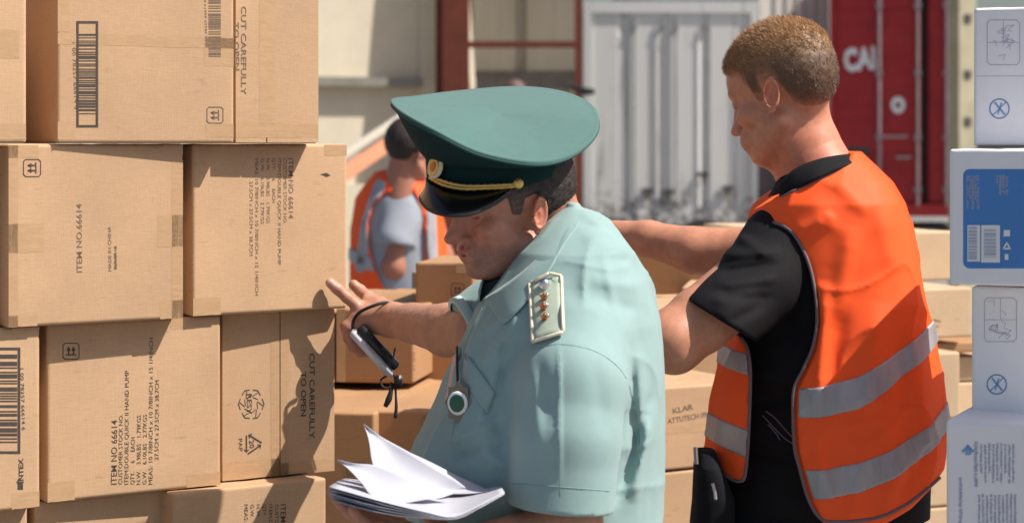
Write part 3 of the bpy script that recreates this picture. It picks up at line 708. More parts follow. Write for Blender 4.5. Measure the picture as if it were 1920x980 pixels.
mid(1690, 1870, 645, 666, 5.3, 22, 'flattened thin carton pressed between thicker ones beside the white boxes', depth=.5, m='kraft2', group=RG)
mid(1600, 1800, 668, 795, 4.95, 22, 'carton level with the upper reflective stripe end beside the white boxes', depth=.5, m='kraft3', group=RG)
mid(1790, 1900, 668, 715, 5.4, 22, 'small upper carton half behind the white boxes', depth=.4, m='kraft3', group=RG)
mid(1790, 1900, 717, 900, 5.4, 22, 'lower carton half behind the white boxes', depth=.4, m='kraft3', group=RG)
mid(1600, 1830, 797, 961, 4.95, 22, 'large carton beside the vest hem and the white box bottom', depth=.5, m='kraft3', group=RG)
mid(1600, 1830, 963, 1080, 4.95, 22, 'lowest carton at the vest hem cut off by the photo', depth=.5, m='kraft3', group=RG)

# white boxes on the right
WG = 'white product boxes stacked on the right'
def wb(pl, pt, pb, Y, th, label, pr=2150, depth=.62):
    return carton(pl, pr, Y, zy(pb, Y), zy(pt, Y), th, depth, label, WG, 'whitebox', name='white_box', cat='product box')
w1 = wb(1826, 14, 272, 3.02, -22, 'topmost white box with a faint pictogram and a crossed circle', depth=.22)
w2 = wb(1780, 278, 533, 2.90, -24, 'white box with a blue label panel and barcodes')
w3 = wb(1822, 535, 784, 3.0, -22, 'white box with a crossed circle below the blue labelled box')
w4 = wb(1774, 785, 1060, 2.88, -24, 'bottom white box with columns of small grey blue text')
def cross(f, W, cx, cy, r):
    pts = [(cx + r * math.cos(a), cy + r * math.sin(a)) for a in [6.2832 * j / 28 for j in range(28)]]; f.line(W, pts, 2.4, closed=True)
    f.line(W, [(cx - r * .7, cy + r * .7), (cx + r * .7, cy - r * .7)], 2.2); f.line(W, [(cx - r * .45, cy - r * .6), (cx + r * .5, cy + r * .55)], 4); f.line(W, [(cx - .15 * r, cy + r * .5), (cx + .2 * r, cy - r * .55)], 3)
def picto(f, W, x0, y0, x1, y1):
    f.line(W, [(x0, y0 + 6), (x0 + 6, y0), (x1 - 6, y0), (x1, y0 + 6), (x1, y1 - 6), (x1 - 6, y1), (x0 + 6, y1), (x0, y1 - 6)], 1.1, closed=True)
    r = random.Random(int(y0)); ym = (y0 + y1) / 2; xm = (x0 + x1) / 2; f.line(W, [(x0, ym), (x1, ym)], .9); f.line(W, [(xm, y0), (xm, ym)], .9)
    for _ in range(12):
        x, y = r.uniform(x0 + 6, x1 - 22), r.uniform(y0 + 6, y1 - 14); f.line(W, [(x, y), (x + r.uniform(5, 18), y + r.uniform(-8, 12)), (x + r.uniform(2, 12), y + r.uniform(0, 14))], .9)
ink(w1, 'crossed_circle_mark', lambda f, W: cross(f, W, 1874, 204, 18), 'paleblue'); ink(w1, 'pictogram', lambda f, W: picto(f, W, 1851, 38, 1912, 122), 'greyblue')
ink(w3, 'crossed_circle_mark', lambda f, W: cross(f, W, 1869, 720, 18), 'paleblue'); ink(w3, 'pictogram', lambda f, W: picto(f, W, 1846, 558, 1906, 640), 'greyblue')
ink(w1, 'lid_seam', lambda f, W: f.line(W, [(1829, 143), (1925, 143)], .8), 'greyblue')
def blue(f, W):
    x0, y0, x1, y1, r = 1806, 317, 2120, 503, 12; pts = []
    for cx, cy, a0 in ((x0 + r, y0 + r, 180), (x1 - r, y0 + r, 270), (x1 - r, y1 - r, 0), (x0 + r, y1 - r, 90)):
        for j in range(6): a = R(a0 + 18 * j); pts.append((cx + r * math.cos(a), cy + r * math.sin(a)))
    q = [f.uv(*p) for p in pts]; W.add([(a[0], -.0003, a[1]) for a in q], [tuple(reversed(range(len(q))))])
ink(w2, 'blue_panel', blue, 'blueprint')
ink(w2, 'white_label', lambda f, W: (f.rect(W, 1814, 422, 1838, 490, -.0006), f.rect(W, 1840, 422, 1875, 492, -.0006), f.rect(W, 1882, 431, 1894, 443, -.0006), f.line(W, [(1882, 466), (1888, 455), (1894, 466)], 3, -.0006, True), f.rect(W, 1884, 476, 1891, 487, -.0006)), 'whiteink')
ink(w2, 'barcode', lambda f, W: (f.barcode(W, 1816, 425, 1832, 488, 3, -.0009, 1.0), f.barcode(W, 1845, 430, 1868, 484, 4, -.0009, 1.2)), 'greyblue')
def smallprint(x, y0, y1, n, dx, seed, hh=2.6):
    def fn(f, W):
        r = random.Random(seed)
        for i in range(n): greek(f, W, (x + i * dx, y0 + r.uniform(0, 4)), (x + i * dx, y1 - r.choice((0, 0, 4, 18))), hh * 1.15, seed * 31 + i, -.0006)
    return fn
ink(w2, 'pale_print', smallprint(1814, 328, 392, 5, 5, 3, 3.4), 'greyblue'); ink(w2, 'pale_print', smallprint(1870, 328, 366, 4, 6, 8, 4), 'greyblue')
def w4print(f, W):
    greek(f, W, (1830, 828), (1830, 912), 7, 91, -.0006)
    smallprint(1840, 830, 905, 9, 7.5, 11, 3.6)(f, W); smallprint(1836, 925, 1020, 10, 7.5, 12, 3.6)(f, W)
    greek(f, W, (1801, 895), (1801, 1020), 6.5, 92, -.0006)
ink(w4, 'printed_lettering', w4print, 'greyblue')
ink(w4, 'drop_mark', lambda f, W: (f.rect(W, 1810, 840, 1821, 852, -.0006), f.line(W, [(1806, 845), (1815, 836), (1824, 845)], 5, -.0006)), 'paleblue')

# ------------------------------------------------------------------ people: shared anatomy
def frame_of(yaw_dir, pitch, roll=0.0):
    """columns forward, left, up of a head that looks along yaw_dir, nose down by pitch"""
    f0 = np.array((yaw_dir[0], yaw_dir[1], 0.)); f0 /= np.linalg.norm(f0); up = np.array((0, 0, 1.)); l = np.cross(up, f0)
    f = f0 * math.cos(pitch) - up * math.sin(pitch); u = up * math.cos(pitch) + f0 * math.sin(pitch)
    if roll: l, u = l * math.cos(roll) - u * math.sin(roll), u * math.cos(roll) + l * math.sin(roll)
    return np.stack([f, l, u], 1).astype(np.float32)
def head_sdf(q, nose=1.0, jaw=1.0, lined=False):
    """q: head coordinates in metres (x nose, y left, z up, origin between the eyes)"""
    a = q.copy(); a[:, 1] = np.abs(a[:, 1])
    d = ell(a, (-.012, 0, .036), (.097, .0765, .083))
    d = smin(d, ell(a, (-.045, 0, .015), (.060, .066, .066)), .02)
    d = smin(d, ell(a, (.045, 0, .028), (.047, .058, .050)), .02)
    d = smin(d, ell(a, (.032, 0, -.045), (.052, .055 * jaw, .066)), .022)
    d = smin(d, cap(a, (-.004, .055 * jaw, -.062), (.062, .024, -.101), .0135, .015), .030)
    d = smin(d, ell(a, (.073, 0, -.101), (.019, .022, .016)), .014)
    d = smin(d, ell(a, (.053, .043, -.030), (.026, .020, .018)), .018)
    d = smin(d, ell(a, (.078, .018, -.070), (.018, .022, .022)), .014)
    d = smax(d, -ell(a, (.096, .033, -.002), (.020, .021, .013)), .012)
    d = smin(d, cap(a, (.088, .010, .016), (.074, .048, .018), .007, .006), .010)
    d = smin(d, np.linalg.norm(a - A3(.0715, .0315, -.002), axis=1) - .0135, .003)
    d = smin(d, cap(a, (.078, 0, .010), (.092 * nose, 0, -.038), .0105, .0145), .010); d = smin(d, cap(a, (.086, 0, .006), (.104 * nose, 0, -.034), .0065, .0085), .008)
    d = smin(d, ell(a, (.1075 * nose, 0, -.042), (.0125, .0105, .0095)), .007)
    d = smin(d, ell(a, (.093, .0125, -.047), (.0115, .0075, .0080)), .005)
    d = smax(d, -ell(a, (.1005, .0068, -.0535), (.0050, .0032, .0040)), .002)
    d = smin(d, ell(a, (.0895, 0, -.0660), (.0115, .021, .0062)), .004)
    d = smin(d, ell(a, (.0870, 0, -.0785), (.0115, .018, .0070)), .004)
    d = smax(d, -ell(a, (.1000, 0, -.0722), (.0145, .0255, .0012)), .0025)
    if lined:
        def groove(A_, B_, w, h): return h * np.exp(-(np.maximum(cap(a, A_, B_, 0, 0), 0) / w) ** 2)
        d = smin(d, ell(a, (.040, .052, -.060), (.022, .010, .026)), .012)
        d = d + groove((.094, .019, -.048), (.078, .035, -.076), .0035, .0022) + groove((.090, .018, -.018), (.074, .040, -.019), .003, .0016) + groove((.092, 0, -.091), (.086, .016, -.089), .004, .002)
        d = d + groove((.066, .050, .004), (.058, .056, -.004), .0025, .0010) - groove((.088, .014, .012), (.072, .046, .014), .005, .002)
    # ear
    e = (a - A3(-.012, .0765, -.0145)) / .86; c, s = math.cos(.38), math.sin(.38)
    ex = e[:, 0] * c + e[:, 1] * s; ey = -e[:, 0] * s + e[:, 1] * c; ez = e[:, 2]; ex = ex + ez * .18
    E = np.stack([ex, ey, ez], 1)
    rr = np.sqrt((ex / .0155) ** 2 + ((ez - .002) / .0275) ** 2); k = (rr - 1) * .019
    helix = np.sqrt(k * k + (ey - .0080) ** 2) - .0038 * (1 - .55 * sst(ex / .0155 - ez / .03, .0, 1.2))
    bowl = ell(E, (0, .0025, .000), (.0160, .0042, .0270)); lobe = ell(E, (.002, .003, -.028), (.008, .0045, .009))
    anti = np.sqrt(((np.sqrt(((ex + .003) / .0085) ** 2 + ((ez - .003) / .017) ** 2) - 1) * .011) ** 2 + (ey - .0050) ** 2) - .0028
    ear = smin(smin(helix, bowl, .003), smin(lobe, anti, .003), .0025)
    ear = smax(ear, -ell(E, (.003, .0105, -.005), (.0070, .0080, .0112)), .003)
    ear = smin(ear, ell(E, (.0135, .004, -.007), (.004, .005, .006)), .003)
    return smin(d, ear * .86, .004)
HX = np.array((-.14, -.09, -.055, -.038, -.030, -.012, .004, .010, .024, .030, .045, .066, .086, .12), np.float32)
HZL = np.array((-.066, -.066, -.058, -.035, .004, .016, .012, -.016, -.014, .012, .040, .052, .066, .070), np.float32)
def hair_mask(q, dz=0.0):
    return q[:, 2] - np.interp(q[:, 0], HX, HZL).astype(np.float32) - dz + .0022 * vnoise(q, (120, 120, 120))
def sst(x, a, b):
    t = np.clip((x - a) / (b - a), 0, 1); return t * t * (3 - 2 * t)
def head_col(q, base, lips=(.42, .13, .10), stub=None, brow=(.06, .035, .02), flush=.35):
    n = len(q); c = np.tile(np.array(base, np.float64), (n, 1)); a = q.copy(); a[:, 1] = np.abs(a[:, 1])
    def mix(w, col): c[:] = c * (1 - w[:, None]) + np.array(col) * w[:, None]
    red = np.array(base) * (1.06, .68, .62)
    mix(flush * np.exp(-(((a - A3(.075, .035, -.035)) / A3(.03, .025, .022)) ** 2).sum(1)), red)
    mix(1.3 * flush * np.exp(-(((a - A3(.105, 0, -.045)) / A3(.016, .02, .014)) ** 2).sum(1)), red)
    mix(.8 * np.exp(-(((a - A3(-.012, .085, -.01)) / A3(.02, .012, .035)) ** 2).sum(1)), red)
    mix(.5 * sst(-q[:, 2] - .3 * q[:, 0], .06, .12), red)
    if stub is not None:
        w = sst(-a[:, 2], .05, .068) * sst(a[:, 0], .0, .03) * sst(-a[:, 2], -.2, -.1) * (1 - sst(-a[:, 2], .105, .135)); mix((.55 + .3 * vnoise(q, (500, 500, 500), 9)) * w, stub)
    mix(.85 * np.exp(-np.maximum(0, ((a - A3(.095, 0, -.072)) / A3(.02, .023, .0125)) ** 2).sum(1) ** 2), lips)
    mix(.85 * sst(.0065 - cap(a, (.088, .010, .017), (.072, .047, .020), .003, .002), 0, .006), brow)
    mix(.8 * sst(.0035 - cap(a, (.0865, .020, -.0075), (.076, .045, -.0085), .001, .001), 0, .003), np.array(brow) * .8)
    mix(.14 * np.exp(-(((a - A3(.082, .032, -.006)) / A3(.014, .022, .014)) ** 2).sum(1)), np.array(base) * (.62, .5, .5))
    c *= (1 + .06 * vnoise(q, (55, 55, 55), 3) + .06 * vnoise(q, (130, 130, 130), 5))[:, None]
    return np.clip(c, 0, 1)
def hand_prims(Wp, x, n, t, curl=(.5, .7, .5), sc_=1.0, spread=1.0):
    """capsules of a five fingered hand: x to the fingers, n out of the back of the hand, t to the thumb side"""
    x, n, t = (np.array(v, float) / np.linalg.norm(v) for v in (x, n, t)); Wp = np.array(Wp, float); out = []; S = sc_
    for i, (tb, th_, L, rr) in enumerate(((.017, .030, (.043, .026, .021), .0094), (.006, .010, (.047, .030, .023), .0096), (-.006, -.010, (.043, .028, .022), .0091), (-.017, -.029, (.034, .021, .019), .0080))):
        b = Wp + S * (x * .012 + t * tb); h = Wp + S * (x * (.088 if i < 3 else .080) + t * th_ * spread + n * (.002 if i in (1, 2) else -.002))
        out.append((b, h, .0125 * S, .0110 * S, 1)); p = h; ang = 0; dirx = x * 1.0 + t * (th_ * 2.2) * (spread - .4)
        dirx /= np.linalg.norm(dirx); r0 = rr * S
        for j in range(3):
            ang += curl[j] * (1 + .08 * i); d = dirx * math.cos(ang) - n * math.sin(ang); q = p + d * L[j] * S
            out.append((p, q, r0, r0 * .92, 0)); p = q; r0 *= .93
    b = Wp + S * (x * .020 + t * .020 - n * .008)
    for d, L, r0, r1 in (((.55, .72, -.25), .046, .0150, .0120), ((.80, .45, -.30), .034, .0112, .0102), ((.92, .20, -.32), .028, .0100, .0085)):
        d = x * d[0] + t * d[1] + n * d[2]; d /= np.linalg.norm(d); q = b + d * L * S; out.append((b, q, r0 * S, r1 * S, 0 if L < .04 else 1)); b = q
    return out
def prim_sdf(p, prims, kp=.008, kf=.0025):
    palm = None; d = None
    for a, b, ra, rb, isp in prims:
        c = cap(p, a, b, ra, rb)
        if isp: palm = c if palm is None else smin(palm, c, kp)
        else: d = c if d is None else smin(d, c, kf)
    return palm if d is None else (d if palm is None else smin(palm, d, .006))
def arm_mesh(F, pts, pad, h):
    q = np.array(pts); return sdf_mesh(F, q.min(0) - pad, q.max(0) + pad, h)
def hair_tufts(V, N, n, L, w, lay, seed, mask=None, jit=.5):
    """short strands standing off a hair cap: thin single blades; lay is the combing direction in world space"""
    rg = np.random.default_rng(seed); i = rg.integers(0, len(V), n)
    if mask is not None: i = i[mask[i] > rg.random(len(i))]
    n = len(i); b = V[i] + rg.normal(0, .0007, (n, 3)); d = N[i] + np.array(lay) + rg.normal(0, jit, (n, 3)) * .5; d /= np.linalg.norm(d, axis=1)[:, None]
    s = np.cross(d, rg.normal(0, 1, (n, 3))); s /= np.linalg.norm(s, axis=1)[:, None]; LL = (L * rg.uniform(.6, 1.25, n))[:, None]
    b = b - N[i] * .0015
    v = np.stack([b - s * w, b + s * w, b + d * LL * .6 + s * w * .7, b + d * LL], 1).reshape(-1, 3)
    k = np.arange(n)[:, None] * 4; return v, np.concatenate([k + 0, k + 1, k + 2, k + 3], 1), i
def vnormals(V, F):
    t = np.cross(V[F[:, 2]] - V[F[:, 0]], V[F[:, 3]] - V[F[:, 1]]); N = np.zeros_like(V)
    for j in range(4): np.add.at(N, F[:, j], t)
    return N / (np.linalg.norm(N, axis=1)[:, None] + 1e-12)
def XZ(px, py, Y): q = P(px, py, Y); return (q[0], q[2])
def creases(p, Y, near, lst, side=-1):
    """lst: (x1,y1,x2,y2,width,height) in photograph points on a body at distance Y; only on its camera side"""
    w = sst(side * (p[:, 1] - near), -.01, .04) if near is not None else 1.0; out = 0
    for x1, y1, x2, y2, wd, amp in lst: out = out + seg2(p, XZ(x1, y1, Y), XZ(x2, y2, Y), wd, amp)
    return out * w
def col_tab(rows, Y0):
    """rows: photo y, left x, right x, half depth, optional depth shift"""
    out = []
    for r in rows:
        y, l, rt, b = r[:4]; dy = r[4] if len(r) > 4 else 0; Y = Y0 + dy; a = P(l, y, Y); c = P(rt, y, Y); out.append((a[2], (a[0] + c[0]) / 2, a[1], (c[0] - a[0]) / 2, b))
    return out
def legs(parent, cx, cy, top, m, yaw, hipw=.19, hipd=.13, name='trousers', shoe='black'):
    l = np.array((math.cos(yaw), math.sin(yaw), 0)); out = []
    def F(p):
        d = ell(p, (cx, cy, top - .10), (hipw, max(hipd, .14), .17))
        for s in (-1, 1):
            h = np.array((cx, cy, top - .12)) + l * s * .09; k = np.array((cx, cy, .50)) + l * s * .10; a = np.array((cx, cy, .09)) + l * s * .11
            d = smin(d, chain(p, [h, k, a], [.095, .075, .062], .02), .03)
        d = d - .004 * vnoise(p, (12, 12, 22)); return np.maximum(np.maximum(d, p[:, 2] - top), .05 - p[:, 2])
    v, f = sdf_mesh(F, (cx - .35, cy - .35, 0), (cx + .35, cy + .35, top + .03), .011); o = mesh_obj(name, v, f, m, parent)
    fw = np.array((-l[1], l[0], 0))
    for s in (-1, 1):
        a = np.array((cx, cy, .045)) + l * s * .11
        def G(p): return np.maximum(smin(cap(p, a - fw * .06, a + fw * .13, .045, .042), cap(p, a + (0, 0, .03), a + (0, 0, .09), .05, .048), .03), .003 - p[:, 2])
        v, f = sdf_mesh(G, a - .24, a + .24, .009); mesh_obj('shoe', v, f, M[shoe], parent)
    return o

# ------------------------------------------------------------------ the officer
P0 = P; OSH = .15
def P(px, py, Y): return P0(px, py, Y - OSH)
OY = 3.15
off = empty('person', (P(1010, 0, OY)[0], OY - OSH, 0), 0, 'man in pale green uniform shirt and big green peaked cap, reading papers', 'person')
OF = frame_of((-math.cos(R(22)), -math.sin(R(22))), R(10), R(6)); OC = P(957.6, 376, OY).astype(np.float32); OS = .894
def oq(p): return ((p - OC) @ OF) / OS
on1 = P(1028, 400, 3.165); on2 = P(1075, 500, 3.18)
def f_head(p): return smin(head_sdf(oq(p), 1.03, 1.06, True) * OS, cap(p, on1, on2, .046, .060), .014)
SKIN = (.46, .225, .15)
vh, fh = sdf_mesh(f_head, OC - .17, OC + (.2, .16, .15), .0023)
# left arm (near): elbow below the frame, forearm to the papers; right arm: forearm to the carton
oeL = P(1062, 1012, 2.93); owL = P(860, 1032, 2.92); osL = P(1075, 700, 2.98)
hL = hand_prims(owL, P(700, 985, 2.91) - P(800, 1010, 2.92), (0.1, -.45, -.9), (.1, .95, .15), curl=(.18, .25, .2), sc_=.98)
def f_armL(p):
    d = chain(p, [osL, oeL], [.052, .047]); d = smin(d, chain(p, [oeL, oeL * .55 + owL * .45, owL], [.047, .043, .029]), .02)
    return smin(d, prim_sdf(p, hL), .012)
a2 = [osL, oeL, owL, P(600, 960, 2.9)]; vL, fL = arm_mesh(f_armL, a2, .08, .0028)
orE = P0(905, 622, 3.13); orW = P0(738, 600, 3.40); orS = P0(1030, 560, 3.20)
K = P0(684, 580, 3.432)                                              # knuckles of the hand at the carton
rh = [(orW, P0(690, 566, 3.435), .021, .0125, 1), (orW, P0(672, 583, 3.420), .022, .0125, 1), (orW, P0(664, 600, 3.420), .021, .0125, 1), (orW, P0(668, 618, 3.425), .020, .012, 1),
      (orW, P0(712, 570, 3.430), .020, .0135, 1),
      # index reaching to the carton edge
      (P0(676, 578, 3.420), P0(650, 557, 3.412), .0104, .0094, 0), (P0(650, 557, 3.412), P0(632, 541, 3.408), .0094, .0092, 0), (P0(632, 541, 3.408), P0(619, 530, 3.406), .0090, .0080, 0),
      # thumb laid behind along the carton side
      (P0(712, 572, 3.435), P0(691, 557, 3.450), .0125, .0102, 0), (P0(691, 557, 3.450), P0(675, 544, 3.460), .0102, .0096, 0), (P0(675, 544, 3.460), P0(663, 534, 3.460), .010, .0088, 0),
      # three fingers folded round the device
      (P0(666, 596, 3.415), P0(650, 612, 3.412), .0108, .0100, 0), (P0(650, 612, 3.412), P0(655, 634, 3.422), .0100, .0095, 0), (P0(655, 634, 3.422), P0(672, 642, 3.435), .0094, .0086, 0),
      (P0(668, 612, 3.420), P0(656, 630, 3.416), .0104, .0096, 0), (P0(656, 630, 3.416), P0(664, 650, 3.426), .0096, .0090, 0), (P0(664, 650, 3.426), P0(680, 655, 3.438), .0090, .0082, 0),
      (P0(674, 622, 3.430), P0(666, 644, 3.424), .0096, .0088, 0), (P0(666, 644, 3.424), P0(676, 660, 3.432), .0088, .0080, 0), (P0(676, 660, 3.432), P0(690, 662, 3.440), .0080, .0074, 0)]
def f_armR(p):
    d = chain(p, [orS, orE], [.052, .046]); d = smin(d, chain(p, [orE, P0(838, 618, 3.22), P0(775, 606, 3.325), orW], [.0445, .0405, .031, .0265], .01), .015)
    return smin(d, prim_sdf(p, rh, .012, .0035), .014) + .0006 * vnoise(p, (90, 90, 90))
vR, fR = sdf_mesh(f_armR, P0(600, 700, 3.06) - (.03, 0, 0.02), P0(1090, 480, 3.50) + (.02, .02, .02), .0024)
def f_core(p): return ell(p, P(1040, 800, OY), (.13, .15, .24))
vc, fcx = sdf_mesh(f_core, P(1030, 760, OY) - .4, P(1030, 760, OY) + .4, .012)
V, F = join_meshes([(vh, fh), (vL, fL), (vR, fR), (vc, fcx)])
col = np.tile(np.array(SKIN), (len(V), 1)) * (1 + .10 * vnoise(V.astype(np.float32), (25, 25, 25)))[:, None]
col[:len(vh)] = head_col(oq(vh.astype(np.float32)), (.49, .225, .155), stub=(.22, .125, .10), flush=.5)
nr = len(vh) + len(vL)
for q, rad in ((P0(617, 527, 3.397), .010),):                        # finger nail
    w = np.exp(-(np.linalg.norm(V - q, axis=1) / rad) ** 2); col = col * (1 - .5 * w[:, None]) + np.array((.62, .40, .34)) * .5 * w[:, None]
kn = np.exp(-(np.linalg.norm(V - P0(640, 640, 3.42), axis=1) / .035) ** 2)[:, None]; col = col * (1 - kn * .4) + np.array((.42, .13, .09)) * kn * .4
mesh_obj('body', V, F, M['skin'], off, attrs={'col': np.clip(col, 0, 1)})
# hair
def f_ohair(p):
    q = oq(p); return head_sdf(q) * OS - (-.004 + .0070 * sst(hair_mask(q), -.004, .008)) - .0010 * vnoise(p, (260, 260, 160))
v, f = sdf_mesh(f_ohair, OC - .15, OC + .15, .0026); q = oq(v.astype(np.float32)); keep = (hair_mask(q) > -.006)
f = f[keep[f].all(1)]; g = sst(q[:, 0], -.03, .02) * sst(-q[:, 2], -.045, .0)
hc = np.array((.028, .020, .018)) * (1 + .4 * vnoise(v.astype(np.float32), (300, 300, 120)))[:, None] + g[:, None] * np.array((.10, .07, .06))
tv, tf, ti = hair_tufts(v, vnormals(v, f), 12000, .0045, .0003, (.3, 0, -.9), 3, mask=keep * 1.0)
mesh_obj('hair', *join_meshes([(v, f), (tv, tf)]), M['brownhair'], off, attrs={'col': np.clip(np.concatenate([hc, np.repeat(hc[ti] * 1.2, 4, 0)]), 0, 1)})

# shirt
ot = col_tab([(386, 1058, 1086, .035), (398, 1040, 1118, .055), (412, 1022, 1142, .075), (432, 1002, 1162, .095), (470, 968, 1190, .135), (520, 935, 1214, .160), (560, 905, 1226, .175), (600, 882, 1237, .185),
              (650, 860, 1243, .190), (700, 838, 1246, .195), (760, 814, 1247, .195), (800, 793, 1247, .20), (850, 768, 1246, .20), (900, 760, 1244, .20), (980, 762, 1240, .195), (1100, 775, 1225, .185)], OY)
sL = [P(1082, 645, 3.01), P(1072, 720, 2.965), P(1062, 820, 2.945), P(1050, 960, 2.94)]
ocr = [(1050, 668, 1050, 905, .0035, .0022), (1168, 650, 1196, 800, .010, .010), (1192, 690, 1204, 900, .007, -.008), (1206, 660, 1222, 860, .009, .006), (1150, 670, 1160, 820, .008, -.005),
       (1236, 760, 1172, 975, .007, -.006), (1240, 800, 1196, 985, .009, .008), (1195, 870, 1158, 985, .007, -.006),
       (1090, 428, 1190, 452, .007, -.0028), (1095, 455, 1205, 484, .009, .0030), (1105, 492, 1215, 508, .008, -.0026), (1100, 530, 1220, 560, .010, .0030), (1095, 575, 1220, 600, .009, -.0028), (1100, 405, 1150, 440, .007, .003),
       (1140, 480, 1170, 640, .007, .003), (1075, 610, 1180, 650, .007, .004),
       (978, 600, 905, 705, .006, .005), (990, 640, 925, 745, .006, -.005), (950, 640, 932, 800, .007, -.005), (940, 700, 880, 840, .006, .005), (950, 800, 830, 862, .007, .006), (950, 845, 840, 898, .007, -.006),
       (870, 640, 850, 720, .009, -.005), (900, 860, 950, 905, .010, .007), (905, 760, 950, 860, .010, -.006)]
scr = [(1052, 660, 1050, 935, .0028, .0030), (1012, 680, 1034, 830, .010, -.0022), (1000, 700, 1016, 880, .007, .0022), (1120, 690, 1146, 850, .010, -.0015)]
def f_torso(p): return column(p, ot, 2.25)
oHem = P(950, 940, 2.94); oHemN = P(1150, 958, 2.94) - oHem; oHemN = np.array((-oHemN[2], 0, oHemN[0]))
def f_sleeveL(p):
    d = chain(p, sL, [.074, .0755, .0738, .073], .01) - creases(p, 2.78, 2.82, scr) - .0010 * vnoise(p, (12, 12, 5), 3) - .0010 * ridged(p, (8, 8, 2.5), 5, 7)
    return smax(d, -plane(p, oHem, oHemN), .002)
cfA = P(902, 596, 3.27); cfB = P(862, 628, 3.27); cfN = P(850, 600, 3.29) - P(1000, 590, 3.30)
def f_sleeveR(p):
    d = chain(p, [P(1040, 560, 3.36), P(940, 600, 3.29), P(852, 640, 3.27)], [.080, .068, .056], .01)
    return smax(d, plane(p, P(876, 624, 3.27), P(850, 640, 3.27) - P(940, 600, 3.29)), .002)
def f_shirt(p):
    n = .0032 * vnoise(p, (7, 7, 4), 7) + .0006 * vnoise(p, (22, 22, 11), 9) + .0005 * vnoise(p, (60, 60, 30), 2) + .0065 * ridged(p, (6, 6, 1.8), 3, 9, .7) + .0022 * ridged(p, (8, 8, 15), 13, 8, .5)
    d = f_torso(p) - creases(p, 2.85, 2.98, ocr) - n
    d = smin(d, f_sleeveR(p) - .5 * n, .018)
    d = smin(d, f_sleeveL(p), .014)
    # yoke and armhole seams pressed in
    neck = cap(p, P(1035, 380, 3.17), P(1075, 440, 3.18), .050, .06)
    return smax(d, -neck, .006)
v, f = sdf_mesh(f_shirt, P(740, 1040, 3.3) - (.02, .5, .0), P(1270, 375, 3.0) + (.05, .45, .02), .0042)
shirt = mesh_obj('shirt', v, f, M['shirt'], off)
def strip(name, A_, B_, n, m, mt, parent, th=.0012, smooth=True, puff=0.0):
    """cloth strip between two edge lines"""
    a = spline(A_, n); b = spline(B_, n); G = []
    for i in range(m + 1):
        t = i / m; row = a * (1 - t) + b * t
        if puff: row = row + np.array((0, -puff * math.sin(math.pi * t), 0))
        G.append([tuple(q) for q in row])
    W = MB().grid(G); o = W.build(name, mt, parent, smooth)
    md = o.modifiers.new('thick', 'SOLIDIFY'); md.thickness = th; md.offset = 0; return o
def surf(px, py, lift=0.001, Y0=2.75, F_=None):
    """the point of the shirt surface seen at a photograph point, lifted off it"""
    F_ = F_ or f_shirt; Y = Y0
    for _ in range(70):
        d = float(F_(P(px, py, Y)[None].astype(np.float32))[0])
        if d < lift: break
        Y += max(d * .6, .0006)
    return P(px, py, Y)
# collar: near leaf, far leaf
strip('collar', [P(1086, 384, 3.20), P(1076, 402, 3.10), P(1040, 452, 3.055), P(985, 505, 3.03), P(940, 538, 3.045), P(906, 560, 3.075)],
      [surf(1094, 396, .0015), surf(1080, 428, .0015), surf(1052, 468, .002), surf(1030, 508, .004), surf(998, 552, .005), surf(962, 592, .005), surf(944, 608, .004)], 26, 8, M['shirt'], off, .0020, puff=.002)
strip('collar', [P(1086, 384, 3.20), P(1060, 384, 3.26), P(1000, 440, 3.28), P(950, 490, 3.22), P(912, 518, 3.15), P(902, 530, 3.10)],
      [P(1100, 400, 3.22), P(1070, 405, 3.30), P(1000, 470, 3.33), P(940, 530, 3.25), P(905, 556, 3.17), P(896, 566, 3.10)], 22, 6, M['shirt'], off, .0022)
tv_, tf_ = sdf_mesh(lambda p: np.maximum(cap(p, P(965, 512, 3.14), P(930, 550, 3.13), .036, .026), plane(p, P(930, 522, 3.14), (-.4, 0, 1))), P(840, 640, 3.05), P(1060, 450, 3.25), .004)
mesh_obj('undershirt', tv_, tf_, mat('dark_navy_undershirt', (.012, .02, .026), rough=.9), off)
# placket, pocket with flap, seams
def seam(name, pts, r, m, parent, n=24, lift=.0004, F_=None):
    q = spline([(*a, 0) for a in pts], n)[:, :2]; W = MB(); W.tube([surf(a[0], a[1], lift, F_=F_) for a in q], r, 6); return W.build(name, m, parent, True)
def patch(name, quad, nx, ny, m, parent, lift=.002, th=.0012, smooth=True, F_=None):
    """cloth laid on the garment inside a photograph quad (tl, tr, br, bl)"""
    tl, tr, br, bl = (np.array(q, float) for q in quad); G = []
    for i in range(ny + 1):
        G.append([])
        for j in range(nx + 1):
            a, b = j / nx, i / ny; q = (tl * (1 - a) + tr * a) * (1 - b) + (bl * (1 - a) + br * a) * b; G[-1].append(tuple(surf(q[0], q[1], lift, F_=F_)))
    o = MB().grid(G).build(name, m, parent, smooth); md = o.modifiers.new('thick', 'SOLIDIFY'); md.thickness = th; md.offset = 0; return o
seam('seam', [(905, 575), (872, 650), (862, 740), (845, 830)], .0005, M['shirt_seam'], off)
seam('seam', [(1000, 655), (1050, 645), (1120, 660), (1172, 705), (1195, 790), (1200, 870)], .0005, M['shirt_seam'], off)
seam('seam', [(954, 905), (1000, 908), (1060, 913), (1110, 917), (1143, 920)], .0007, M['shirt_seam'], off, lift=.0002)
seam('seam', [(1050, 665), (1051, 740), (1051, 820), (1050, 930)], .0004, M['shirt_seam'], off, lift=.0002)
patch('pocket_flap', [(872, 660), (930, 738), (914, 776), (868, 712)], 8, 5, M['shirt'], off, .003)
